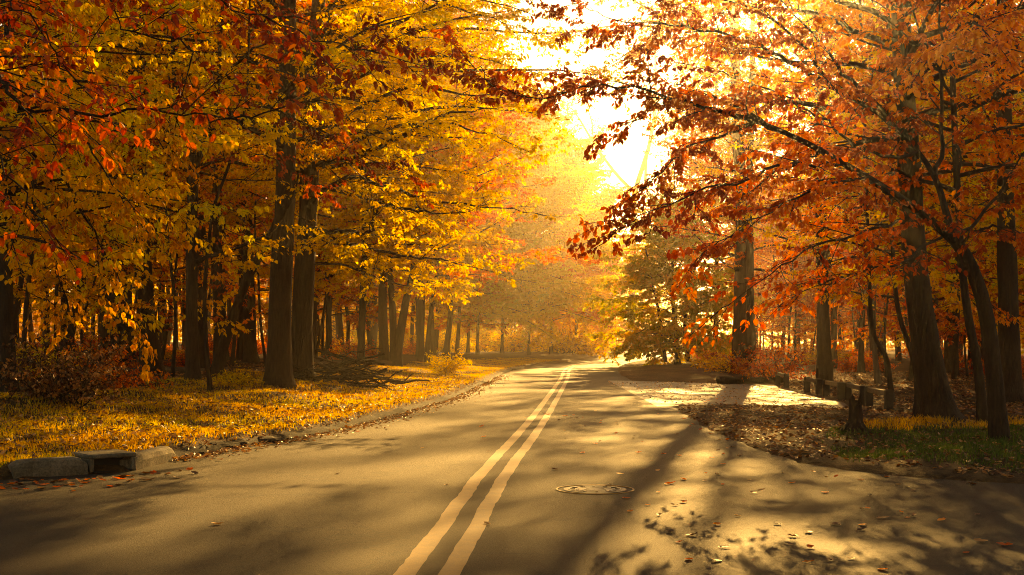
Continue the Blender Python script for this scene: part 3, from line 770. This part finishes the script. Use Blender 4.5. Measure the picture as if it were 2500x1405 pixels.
hero('slim_tree', (2402, 1030), [(2388, 900), (2362, 760), (2345, 600), (2330, 300), (2320, 0), (2312, -300)], 25,
     'thin straight trunk close to the right of the massive flared trunk', leafmat='orange', bark=BARK_DARK, seed=42,
     auto=dict(top=9, base_z=3.4, n=26, length=3.2, r0=0.035, leaf=0.085, density=1.1, tint=(0.3, 1.0), droop=0.5))
hero('tall_tree', (2462, 975), [(2462, 800), (2455, 500), (2450, 200), (2448, -100)], 62,
     'wide black trunk at the right edge behind the arching maple', leafmat='orange', bark=BARK_DARK, seed=43,
     auto=dict(top=12, base_z=4.5, n=24, length=4.2, r0=0.05, leaf=0.095, density=0.7, tint=(0.2, 1.0), droop=0.3))
hero('tall_tree', (2014, 934), [(2010, 800), (2005, 600), (2000, 350), (1998, 100), (1995, -150)], 38,
     'straight mid brown trunk behind the low timber rails', leafmat='gold', bark=BARK, seed=44,
     auto=dict(top=13, base_z=4.2, n=30, length=4.2, r0=0.05, leaf=0.10, density=0.6, tint=(0.0, 0.7), droop=0.3))
hero('tall_tree', (1806, 912), [(1808, 750), (1812, 550), (1800, 300), (1792, 50), (1788, -150), (1786, -420)], 40,
     'tall dark trunk behind the lay-by, left of the timber rails', leafmat='orange', bark=BARK, seed=45,
     auto=[dict(top=13, base_z=4.0, n=28, length=4.8, r0=0.06, leaf=0.11, density=0.6, tint=(0.2, 1.0), droop=0.3),
           dict(top=23, base_z=13.5, n=24, length=7.5, r0=0.08, leaf=0.14, density=0.8, tint=(0.2, 1.0), droop=0.2, az=(2.4, 4.4), elev=(0.1, 0.5))])  # raised upper crown, mostly above the view, added to cast shade on the road
hero('tall_tree', (1838, 905), [(1832, 750), (1830, 500), (1835, 250), (1838, 50), (1838, -330)], 24,
     'slimmer dark trunk just right of the tall trunk behind the lay-by', leafmat='gold', bark=BARK, seed=46,
     auto=[dict(top=14, base_z=6.0, n=18, length=4.0, r0=0.05, leaf=0.11, density=0.6, tint=(0.1, 0.9), droop=0.3),
           dict(top=23, base_z=16, n=18, length=8.0, r0=0.08, leaf=0.14, density=0.8, tint=(0.2, 1.0), droop=0.2, az=(2.4, 4.4), elev=(0.1, 0.5))])  # second high crown, mostly out of view, added for dappled shadow on the road
hero('slim_tree', (2180, 985), [(2165, 880), (2130, 800), (2120, 600), (2110, 300), (2100, 0)], 14,
     'thin kinked trunk behind the nearest timber rail', leafmat='orange', bark=BARK_DARK, seed=47,
     auto=dict(top=11, base_z=2.6, n=26, length=2.8, r0=0.03, leaf=0.09, density=0.9, tint=(0.3, 1.0), droop=0.5))
hero('slim_tree', (2245, 985), [(2230, 880), (2190, 740), (2175, 500), (2170, 200), (2165, -100)], 15,
     'thin trunk leaning left, squeezed beside the massive flared trunk', leafmat='gold', bark=BARK_DARK, seed=48,
     auto=dict(top=11, base_z=2.2, n=26, length=2.8, r0=0.03, leaf=0.09, density=0.9, tint=(0.3, 1.0), droop=0.5))
hero('slim_tree', (2145, 940), [(2135, 860), (2120, 740), (2112, 500), (2110, 200)], 15,
     'pale thin trunk in the sunlit gap between rails and massive trunk', leafmat='gold', bark=BARK_PALE, seed=49,
     auto=dict(top=12, base_z=3.8, n=22, length=3.4, r0=0.04, leaf=0.10, density=0.9, tint=(0.3, 1.0), droop=0.4))
# small green tree on the inside of the bend
hero('field_maple', (1655, 888), [(1650, 800), (1640, 700), (1645, 600), (1650, 520)], 14,
     'small bushy yellow green tree on the inside of the bend', leafmat='green', bark=BARK, seed=50,
     extra=[([(1680, 885), (1672, 780), (1690, 640), (1700, 540)], 12, 4), ([(1625, 885), (1612, 780), (1590, 680), (1575, 600)], 10, 4)],
     auto=dict(top=8.0, base_z=0.7, n=84, length=4.4, r0=0.035, leaf=0.16, density=0.85, tint=(0.35, 1.0), droop=0.6, elev=(-0.15, 1.2), tw_len=(0.35, 0.8)))
hero('bare_tree', (1540, 862), [(1545, 600), (1552, 470), (1572, 400), (1588, 340), (1600, 250), (1600, 130)], 16,
     'pale nearly bare tree standing against the white sky gap', leafmat='gold', bark=BARK_PALE, seed=51, flare=0.1,
     extra=[([(1548, 470), (1500, 420), (1450, 350), (1420, 300), (1400, 270)], 9, 3), ([(1575, 460), (1580, 380), (1610, 260)], 8, 3)],
     limbs=[([(1500, 420), (1450, 410), (1400, 360)], 5, dict(density=0.15, leaf=0.16, sec=0.9, sec_len=0.4, tw_len=(0.6, 1.4))),
            ([(1588, 340), (1650, 280), (1700, 200)], 6, dict(density=0.3, leaf=0.16, sec=0.9, sec_len=0.5, tw_len=(0.6, 1.4))),
            ([(1450, 350), (1440, 280), (1400, 180)], 4, dict(density=0.2, leaf=0.16, sec=0.9, sec_len=0.5, tw_len=(0.6, 1.4))),
            ([(1600, 250), (1560, 180), (1530, 90)], 4, dict(density=0.2, leaf=0.16, sec=0.9, sec_len=0.5, tw_len=(0.6, 1.4)))])
print('hero leaves', TOTAL)

# ---- wood behind: templates, then copies
def template(seed, H, r, base_z, n, length, leaf, density, mat, bark, lean=0.04, per=0.07, droop=0.3, sec=0.6, tint=(0.1, 0.9)):
    global TOTAL
    T = Tree(seed); a = T.r.uniform(0, 6.28)
    pts = [np.array([0, 0, -0.15])]
    for k in range(1, 7):
        z = H * k / 6; pts.append(np.array([math.cos(a) * lean * z + T.r.normal(0, 0.12), math.sin(a) * lean * z + T.r.normal(0, 0.12), z]))
    P = T.stem(pts, r, r * 0.25, 4, 10, 0.3)
    auto_limbs(T, H * 0.98, base_z, n, length, r * 0.35, leaf, density, tint, P, droop=droop, sec=sec, per=per, tw_len=(0.35, 0.8))
    root = empty('wood_tree'); TOTAL += T.finish('wood_tree', root, LEAF[mat], bark)
    return root
def copy_tree(o, parent=None):
    c = o.copy(); COL.objects.link(c); c.parent = parent
    for ch in o.children: 
        k = ch.copy(); COL.objects.link(k); k.parent = c
    return c
TPL = [template(100, 17, 0.16, 6.5, 30, 4.6, 0.15, 0.9, 'gold', BARK), template(101, 15, 0.11, 2.6, 30, 4.0, 0.15, 0.9, 'orange', BARK_DARK, 0.09),
       template(102, 19, 0.21, 8.0, 32, 5.0, 0.16, 0.9, 'gold', BARK), template(103, 12, 0.07, 3.0, 22, 3.0, 0.14, 0.8, 'orange', BARK, 0.12),
       template(104, 16, 0.13, 1.8, 38, 4.4, 0.15, 0.9, 'yellow', BARK), template(105, 9, 0.045, 1.2, 22, 2.3, 0.12, 0.8, 'gold', BARK, 0.1)]
used = set()
R = random.Random(5)
def clear_of_road(x, y, m):
    P = np.array([(x, y)]); return (not inside(P, POLY)[0]) and edge_dist(P, POLY)[0] > m
placed = []
def blocks_sun(x, y, h):
    for d in (36, 46, 56, 66, 76, -32):
        cx = np.interp(d, [p[1] for p in CL], [p[0] for p in CL]) if d > 0 else 6.5
        d = abs(d)
        t = (y - d) / math.cos(SUN_AZ)
        if t <= 0: continue
        if abs(cx + t * math.sin(SUN_AZ) - x) < (4.0 if cx < 6.5 else 3.4) and t * math.tan(SUN_EL) < h: return True
    return False
def place(i, x, y, sc, pal, label, group, cat='tree'):
    src = TPL[i]
    if i in used: r_ = copy_tree(src)
    else: r_ = src; used.add(i)
    r_.location = (x, y, gz(x, y)); r_.rotation_euler = (0, 0, R.uniform(0, 6.28)); r_.scale = (sc, sc, sc * R.uniform(0.9, 1.12))
    for ch in r_.children:
        if ch.name.startswith('crown'):
            ch.material_slots[0].link = 'OBJECT'; ch.material_slots[0].material = LEAF[pal]
    tag(r_, label, cat, group); placed.append((x, y)); return r_
def scatter(n, xr, yr, kinds, pals, label, group, mind=2.2, edge=5.0, scl=(0.8, 1.15)):
    c = 0; tries = 0
    while c < n and tries < n * 60:
        tries += 1
        y = R.uniform(*yr) if R.random() < 0.6 else yr[0] + (yr[1] - yr[0]) * R.random() ** 2; x = R.uniform(*xr)
        px = 1250 + F * x / y
        if px < -350 or px > 2850: continue
        if not clear_of_road(x, y, edge): continue
        if blocks_sun(x, y, 17): continue
        if any((x - a) ** 2 + (y - b) ** 2 < mind ** 2 for a, b in placed): continue
        place(R.choice(kinds), x, y, R.uniform(*scl), R.choice(pals), label, group); c += 1
scatter(95, (-60, -8), (34, 120), [0, 1, 2, 3, 0, 0, 2, 2], ['gold', 'gold', 'orange', 'yellow'], 'one of the many slender trunks deep in the left wood', 'background trees of the left wood')
scatter(20, (-24, -7), (27, 60), [3, 5], ['gold', 'orange', 'yellow'], 'thin understorey sapling among the trunks of the left wood', 'saplings in the left wood', mind=1.5, edge=6.0)
scatter(92, (10, 62), (44, 115), [0, 1, 2, 3, 4, 2], ['orange', 'orange', 'rust', 'rust'], 'one of the slender trunks deep in the wood behind the lay-by', 'background trees of the right wood', edge=4.0)
scatter(24, (9, 26), (28, 60), [3, 5], ['gold', 'orange', 'yellow'], 'thin leafy sapling in the wood behind the timber rails', 'saplings in the right wood', mind=1.5, edge=2.5)
scatter(75, (-44, 18), (165, 250), [0, 1, 2, 4], ['gold', 'orange', 'yellow'], 'hazy tree in the golden mist beyond the bend', 'hazy trees beyond the bend', mind=3.0, edge=6.0, scl=(1.0, 1.35))
scatter(18, (-14, -3.5), (56, 104), [0, 2, 4], ['yellow', 'gold', 'orange'], 'golden tree lining the far left of the road before the bend', 'far left roadside trees', mind=2.6, edge=3.0, scl=(0.95, 1.25))
scatter(46, (14, 50), (92, 190), [0, 1, 4, 3], ['gold', 'orange'], 'faint tree on the inner side of the distant bend', 'faint trees inside the bend', mind=3.0, edge=5.0)
for i in range(len(TPL)):
    assert i in used

# ---- shrubs
def shrub_tpl(seed, mat, n=26, h=1.0, leaf=0.07):
    global TOTAL
    T = Tree(seed); r = T.r; root = empty('shrub')
    for k in range(n):
        a = r.uniform(0, 6.28); el = r.uniform(0.3, 1.3); L = h * r.uniform(0.7, 1.4)
        p = np.array([r.normal(0, 0.2), r.normal(0, 0.2), -0.05]); d = np.array([math.cos(a) * math.cos(el), math.sin(a) * math.cos(el), math.sin(el)])
        pts = [p, p + d * L * 0.5, p + d * L + np.array([0, 0, -0.15 * L])]
        T.limb(pts, 0.012, density=0.9, leaf=leaf, tint=(0.1, 0.9), sec=0.2, sec_len=0.4, droop=0.6, smoothn=2, start=0.2, tw_len=(0.15, 0.35))
    P, A, N, S, tint = T.leaves()
    T.br.sticks(np.vstack(T.stA), np.vstack(T.stB), np.concatenate(T.st0), np.concatenate(T.st1))
    T.br.build('stems', BARK_DARK, root, smooth=True)
    link_mesh('foliage', leaf_obj_mesh('foliage', P, A, N, S, tint, LEAF[mat]), root); TOTAL += len(P)
    return root
SH = [shrub_tpl(200, 'gold'), shrub_tpl(201, 'orange', 22, 0.8), shrub_tpl(202, 'green', 24, 0.7)]
sh_used = set()
def shrub(i, x, y, sc, pal, label, group=None):
    o = SH[i] if i not in sh_used else copy_tree(SH[i]); sh_used.add(i)
    o.location = (x, y, gz(x, y)); o.rotation_euler = (0, 0, R.uniform(0, 6.28)); o.scale = (sc, sc, sc)
    for ch in o.children:
        if ch.name.startswith('foliage'): ch.material_slots[0].link = 'OBJECT'; ch.material_slots[0].material = LEAF[pal]
    tag(o, label, 'shrub', group)
x, y, z = ground_at(110, 985); shrub(0, x, y + 0.6, 0.95, 'litter', 'largest leafy shrub at the left edge of the verge')
x, y, z = ground_at(235, 960); shrub(1, x, y, 0.9, 'orange', 'low orange leaved shrub right of the largest left shrub')
x, y, z = ground_at(20, 940); shrub(2, x, y, 1.5, 'yellow', 'tall yellow green shrub at the extreme left behind the largest shrub')
x, y, z = ground_at(575, 930); shrub(2, x, y, 0.5, 'yellow', 'small bright yellow plant in front of the leaning trunk')
x, y, z = ground_at(1090, 915); shrub(0, x, y, 0.8, 'yellow', 'feathery golden shrub on the hazy far left verge')
x, y, z = ground_at(1920, 925); shrub(1, x, y + 2, 1.3, 'red', 'dark red shrub behind the farthest timber rail')
c = 0
while c < 150:
    y = R.uniform(30, 100) if c < 80 else R.uniform(125, 180) if c < 120 else R.uniform(118, 150); x = R.choice([R.uniform(-34, -7), R.uniform(9, 36)]) if c < 80 else R.uniform(-16, 26) if c < 120 else R.uniform(-9, 11)
    if not clear_of_road(x, y, 3.0): continue
    shrub(R.choice([0, 1, 2]), x, y, R.uniform(0.7, 1.5) * (2.4 if y > 100 else 1), R.choice(['gold', 'rust', 'orange', 'rust'] if y < 100 else ['yellow', 'gold']),
          *(('hazy golden thicket bush beyond the distant bend', 'thicket beyond the bend') if y > 100 else
            ('low leafy undergrowth bush in the left wood', 'undergrowth of the left wood') if x < 0 else
            ('low leafy undergrowth bush in the right wood', 'undergrowth of the right wood'))); c += 1
# far-off wood all round, one mass
rg = np.random.default_rng(77); n = 260000
az = np.where(rg.random(n) < 0.45, rg.uniform(-0.62, 0.62, n), rg.uniform(-math.pi, math.pi, n)); front = np.abs(az) < 0.62
rad = np.where(front, rg.uniform(205, 290, n), rg.uniform(75, 150, n))
P = np.column_stack([rad * np.sin(az), rad * np.cos(az)])
top = 13 + 4 * np.sin(az * 23) + 3 * np.sin(az * 61 + 1) + np.where(front, 2, 0)
hz = top * rg.random(n) ** 0.8
A = norm(rg.normal(0, 1, (n, 3))); N = norm(rg.normal(0, 1, (n, 3)))
ok = ~inside(P, POLY) & (edge_dist(P, POLY) > 8)
P3 = np.column_stack([P, gh(P) + hz]); S = np.where(front, 0.75, 0.6) * rg.uniform(0.6, 1.3, n)
tn = np.clip(0.5 + 0.25 * np.sin(az * 37) + rg.normal(0, 0.15, n), 0, 1)
tag(link_mesh('distant_wood', leaf_obj_mesh('distant_wood', P3[ok], A[ok], N[ok], S[ok], tn[ok], LEAF['gold'])), 'far-off autumn wood closing the view behind the nearer trees', 'wood', kind='stuff')
print('leaves', TOTAL)

# ------------------------------------------------------------------ stump, brush pile, fallen log
x, y, z = ground_at(2088, 1050)
st = tag(empty('tree_stump', (x, y, z)), 'short jagged dead tree stump on the grass before the timber rails', 'stump'); st.scale = (0.72, 0.72, 0.9)
rg = np.random.default_rng(3); k = 22; a = np.arange(k) / k * 2 * math.pi; hs = [-0.08, 0.0, 0.05, 0.12, 0.22, 0.34, 0.44]; rs = [0.27, 0.24, 0.19, 0.145, 0.13, 0.125, 0.12]
V = []
for hi, (h, r_) in enumerate(zip(hs, rs)):
    for t in a:
        rr = r_ * (1 + 0.16 * math.cos(5 * t + 1) * math.exp(-h / 0.15) + rg.normal(0, 0.03))
        zz = h + (0.09 * math.sin(2 * t + 0.5) + 0.05 * math.sin(5 * t) + rg.normal(0, 0.02) if hi == len(hs) - 1 else 0)
        V.append((rr * math.cos(t), rr * math.sin(t), zz))
V.append((0, 0, 0.33)); F_ = [(i * k + j, i * k + (j + 1) % k, (i + 1) * k + (j + 1) % k, (i + 1) * k + j) for i in range(len(hs) - 1) for j in range(k)]
F_ += [((len(hs) - 1) * k + j, (len(hs) - 1) * k + (j + 1) % k, len(V) - 1) for j in range(k)]
s = Solid(); s.add(V, F_); s.build('stump_wood', BARK_DARK, st)
s = Solid()
for t in (0.6, 2.3, 3.4, 5.0): s.tube([(0.13 * math.cos(t), 0.13 * math.sin(t), 0.08), (0.25 * math.cos(t), 0.25 * math.sin(t), 0.02), (0.42 * math.cos(t + .2), 0.42 * math.sin(t + .2), -0.03)], [0.05, 0.035, 0.015], 7)
s.build('roots', BARK_DARK, st, smooth=True)

bx, by, bz = ground_at(835, 948)
for i in range(26):
    s = Solid(); L = R.uniform(0.9, 2.2); n = 6; rr = R.uniform(0.018, 0.048)
    pts = [(-L / 2 + L * k / n, R.gauss(0, 0.04), R.gauss(0, 0.03)) for k in range(n + 1)]
    s.tube(pts, np.linspace(rr, rr * 0.4, n + 1), 7, cap=True)
    for k in (2, 3, 4):
        q = pts[k]; sg = R.choice([-1, 1]); s.tube([q, (q[0] + 0.15, q[1] + sg * 0.12, q[2] + 0.06), (q[0] + 0.35, q[1] + sg * 0.22, q[2] + R.uniform(0, 0.25))], [rr * 0.5, rr * 0.35, 0.003], 5)
    o = s.build('fallen_branch', BARK_DARK, smooth=True)
    hx, hy = R.gauss(0, 0.55), R.gauss(0, 0.4)
    o.location = (bx + hx, by + hy, bz + 0.08 + 0.75 * R.random() * math.exp(-(hx * hx + hy * hy) / 0.7)); o.rotation_euler = (R.uniform(0, 6), R.uniform(-0.35, 0.35), R.choice([R.uniform(-0.6, 0.6), R.uniform(2.5, 3.8)]))
    tag(o, 'bare dead branch lying in the brush pile right of the close pair', 'branch', 'dead branches heaped in the brush pile')
def log(px, py, L, r_, rz, label, mat=BARK, zoff=0.0):
    x, y, z = ground_at(px, py); s = Solid(); n = 10
    pts = [(-L / 2 + L * k / n, 0.08 * math.sin(k), 0.02 * math.sin(k * 2)) for k in range(n + 1)]
    s.tube(pts, np.linspace(r_, r_ * 0.7, n + 1), 10, rough=0.04, rng=np.random.default_rng(int(px)), cap=True)
    o = s.build('fallen_log', mat, smooth=True); o.location = (x, y, z + r_ * 0.7 + zoff); o.rotation_euler = (0, R.uniform(-0.03, 0.03), rz); tag(o, label, 'log')
log(340, 918, 5.0, 0.13, 0.05, 'long fallen log lying behind the left verge before the wide dark trunk', BARK_PALE)
log(600, 893, 4.5, 0.10, -0.1, 'fallen log lying deeper in the wood behind the leaning trunk')
log(1835, 925, 2.2, 0.14, 0.08, 'short dark log lying at the back edge of the lay-by', BARK_DARK)

# ------------------------------------------------------------------ grass, litter, fallen leaves
def blades(name, P2, h0, h1, width, mat, tint, seed):
    r = np.random.default_rng(seed); n = len(P2); z = gh(P2)
    a = r.uniform(0, 6.28, n); h = r.uniform(h0, h1, n); lean = r.normal(0, 0.35, (n, 2)) * h[:, None]
    B = np.column_stack([P2, z - 0.01]); sd = np.column_stack([np.cos(a), np.sin(a), np.zeros(n)]) * (width * 0.5)
    M = B + np.column_stack([lean * 0.35, h * 0.6]); Tp = B + np.column_stack([lean, h])
    V = np.stack([B - sd, B + sd, M + sd * 0.7, M - sd * 0.7, Tp], 1).reshape(-1, 3)
    b = np.arange(n) * 5
    loops = np.stack([b, b + 1, b + 2, b + 3, b + 3, b + 2, b + 4], 1).ravel()
    starts = np.stack([np.arange(n) * 7, np.arange(n) * 7 + 4], 1).ravel()
    return link_mesh(name, raw_mesh(name, V, loops, starts, [mat], tint=np.repeat(tint, 2), smooth=False))
rg = np.random.default_rng(9)
VERGE = np.array([(-12, 16), (-9.2, 19), (-8.2, 24), (-7.2, 30), (-6.3, 37), (-5.2, 46), (-4.2, 58), (-2.5, 72), (0.5, 86), (3.5, 88)] + [tuple(p) for p in LEFT[15:1:-1]] + [(-14, 10.5)], float)
def sample(poly, n, power=1.0, seed=1):
    r = np.random.default_rng(seed); lo = poly.min(0); hi = poly.max(0); out = []
    tot = 0
    while tot < n:
        y = lo[1] + (hi[1] - lo[1]) * r.random(n * 2) ** power; x = r.uniform(lo[0], hi[0], n * 2); P = np.column_stack([x, y])
        P = P[inside(P, poly) & ~inside(P, POLY)]; out.append(P); tot += len(P)
    return np.vstack(out)[:n]
P = sample(VERGE, 260000, 1.9, 2)
keep = (vnoise(P[:, 0], P[:, 1], 2.2, 5.0) + rg.normal(0, 0.4, len(P))) > -0.3
P = P[keep & (edge_dist(P, POLY) > 0.14 + np.abs(rg.normal(0, 0.12, len(P))) + 0.1 * np.abs(vnoise(P[:, 0], P[:, 1], 2.7, 9.0)))]
tn = np.clip(0.5 + 0.3 * vnoise(P[:, 0], P[:, 1], 0.8, 2.0) + rg.normal(0, 0.15, len(P)), 0, 1)
hh = 0.6 + 0.5 * (vnoise(P[:, 0], P[:, 1], 1.6, 8.0))
tag(blades('verge_grass', P, 0.015, 0.085, 0.012, GRASS_Y, tn, 4), 'thick sunlit yellow grass covering the left verge', 'grass', kind='stuff')
GP_ = np.array([(3.6, 13.2), (4.0, 16.0), (4.6, 17.6), (6.5, 17.8), (9.5, 16.6), (12, 13), (8, 11), (5, 11.9)], float)
P = sample(GP_, 60000, 1.2, 3)
keep = (vnoise(P[:, 0], P[:, 1], 1.6, 1.0) + rg.normal(0, 0.4, len(P)) - 0.9 * np.exp(-edge_dist(P, GP_) / 0.35)) > -0.45
P = P[keep]
tn = np.clip(0.5 + 0.3 * vnoise(P[:, 0], P[:, 1], 1.0, 4.0) + rg.normal(0, 0.18, len(P)), 0, 1)
tag(blades('lawn_grass', P, 0.02, 0.07, 0.01, GRASS_G, tn, 5), 'dark green grass patch on the right verge beside the road', 'grass', kind='stuff')
P = sample(np.array([(4.9, 17.0), (5.2, 18.6), (8.5, 18.8), (9, 16.8)], float), 9000, 1, 8); P = P[vnoise(P[:, 0], P[:, 1], 3.0, 2.0) + np.random.default_rng(5).normal(0, 0.4, len(P)) > 0.15]
tn = np.clip(rg.normal(0.3, 0.2, len(P)), 0, 1)
tag(blades('dry_grass', P, 0.03, 0.12, 0.012, GRASS_Y, tn, 6), 'orange dry grass strip behind the stump on the right', 'grass', kind='stuff')

def litter(name, P2, zfun, size, tint, seed, flatn=0.35, mat='litter'):
    r = np.random.default_rng(seed); n = len(P2)
    P = np.column_stack([P2, zfun(P2) + r.uniform(0.004, 0.03, n)])
    a = r.uniform(0, 6.28, n); A = np.column_stack([np.cos(a), np.sin(a), r.normal(0, flatn, n)]); N = norm(np.column_stack([r.normal(0, flatn, n), r.normal(0, flatn, n), np.ones(n)]))
    return link_mesh(name, leaf_obj_mesh(name, P, A, N, r.uniform(0.6, 1.3, n) * size, tint, LEAF[mat]))
RV = np.array([(3.05, 14), (3.0, 18.6), (3.2, 25.4), (4.6, 25.9), (6.8, 24.4), (7.5, 24.5), (7.7, 30), (8.0, 37), (10, 44), (26, 60), (30, 40), (16, 20), (14, 11), (7, 10.6), (4.7, 11.6)], float)
P = sample(RV, 60000, 1.5, 11); P = P[rg.random(len(P)) < np.where(inside(P, GP_), 0.35, 0.9)]
tag(litter('leaf_litter', P, gh, 0.075, np.clip(rg.normal(0.5, 0.28, len(P)), 0, 1), 12), 'brown fallen leaves blanketing the right verge and wood floor', 'leaf litter', kind='stuff')
LV = np.array([(-3.9, 13.5), (-2.6, 19), (-1.5, 29), (-1.0, 40), (-5.2, 46), (-12, 60), (-40, 80), (-40, 40), (-16, 17), (-12, 11), (-5.0, 12.2)], float)
P = sample(LV, 85000, 1.6, 13); P = P[rg.random(len(P)) < np.where(inside(P, VERGE) & (edge_dist(P, POLY) > 0.5), 0.95, 1.0)]
tag(litter('leaf_litter', P, lambda q: gh(q) + 0.02, 0.07, np.clip(rg.normal(0.72, 0.28, len(P)), 0, 1), 14), 'orange and brown fallen leaves scattered over the left verge and wood floor', 'leaf litter', kind='stuff')
# small far litter on the asphalt edge beside the left kerb and over the lay-by
lt = np.column_stack([rg.uniform(3.2, 7.6, 900), rg.uniform(26.3, 41.5, 900)]); 
t_ = rg.random(2600) ** 1.3; yy = 13.6 + 36 * t_; xx = np.interp(yy, LEFT_A[:, 1], LEFT_A[:, 0]) + np.abs(rg.normal(0.02, 0.22, 2600)) - 0.02
P = np.vstack([lt, np.column_stack([xx, yy])])
tag(litter('scattered_leaves', P, lambda q: np.zeros(len(q)) + 0.004, 0.06, np.clip(rg.normal(0.6, 0.25, len(P)), 0, 1), 15, 0.3), 'small dry leaves strewn over the lay-by and along the kerb edge', 'leaf litter', kind='stuff')

# individual leaves on the asphalt
def curled(seed):
    r = np.random.default_rng(seed); V = []; n = 7; w = 0.32
    for i in range(n):
        t = i / (n - 1); half = w * math.sin(math.pi * min(1, t * 0.94 + 0.04)) ** 0.8 * (1 + 0.15 * (-1) ** i)
        cz = 0.18 * (t - 0.5) ** 2 * 2
        for sgn in (-1, 0, 1):
            V.append((t - 0.5, sgn * half, cz + (0.12 * half / w * r.uniform(0.3, 1.2) if sgn else 0)))
    F_ = [(i * 3 + j, (i + 1) * 3 + j, (i + 1) * 3 + j + 1, i * 3 + j + 1) for i in range(n - 1) for j in (0, 1)]
    Vn = np.array(V); Vn[:, 2] -= Vn[:, 2].min()
    return Vn, F_
LM = []
for k, (mn, t_) in enumerate([('litter', 0.45), ('litter', 0.9), ('rust', 0.5), ('orange', 0.6), ('litter', 0.15)]):
    Vn, F_ = curled(k); L_ = [i for f in F_ for i in f]
    LM.append(raw_mesh('fallen_leaf', Vn, L_, np.arange(len(F_)) * 4, [LEAF[mn]], tint=np.full(len(F_), t_), smooth=True))
zones = [(80, (-4.7, -2.8), (10.6, 13.0), 'dry fallen leaf on the asphalt below the storm drain', 'fallen leaves by the storm drain', 0.10),
         (75, (0.8, 4.8), (7.0, 12), 'brown curled leaf on the shaded near right asphalt', 'fallen leaves on the near right asphalt', 0.095),
         (60, (0.6, 3.2), (12, 24), 'small brown leaf in the right lane before the lay-by', 'fallen leaves in the right lane', 0.09),
         (14, (-2.6, 0.8), (8, 24), 'lone brown leaf in the left lane or on the centre lines', 'fallen leaves in the left lane', 0.09),
         (60, (3.4, 7.4), (26, 34), 'small dark leaf on the pale lay-by surface', 'fallen leaves on the lay-by', 0.085)]
for (n, xr, yr, lab, grp, size) in zones:
    for i in range(n):
        x = R.uniform(*xr); y = R.uniform(*yr)
        if 'drain' in lab:
            t = R.random(); x = -4.75 + 1.6 * t; y = (11.7 if t < .3 else 11.7 + (t - .3) * 1.6) - abs(R.gauss(0, 0.55))
        if not inside(np.array([(x, y)]), POLY)[0]: continue
        o = bpy.data.objects.new('fallen_leaf', LM[R.randrange(5)]); COL.objects.link(o)
        o.location = (x, y, 0.006); s_ = size * R.uniform(0.5, 1.1); o.scale = (s_, s_, s_ * R.uniform(0.6, 1.3)); o.rotation_euler = (R.gauss(0, 0.12), R.gauss(0, 0.12), R.uniform(0, 6.28))
        tag(o, lab, 'leaf', grp)

# ------------------------------------------------------------------ haze
m, nt, out = new_mat('sunlit_haze')
pv = nt.nodes.new('ShaderNodeVolumePrincipled')
pv.inputs['Color'].default_value = (1.0, 0.92, 0.76, 1); pv.inputs['Density'].default_value = HAZE; pv.inputs['Anisotropy'].default_value = 0.9
nt.links.new(pv.outputs[0], out.inputs['Volume'])
s = Solid(); s.box((0, 0, 14.5), (660, 660, 33))
o = s.build('haze', m); tag(o, 'golden sunlit morning haze hanging along the road', 'haze', kind='stuff')
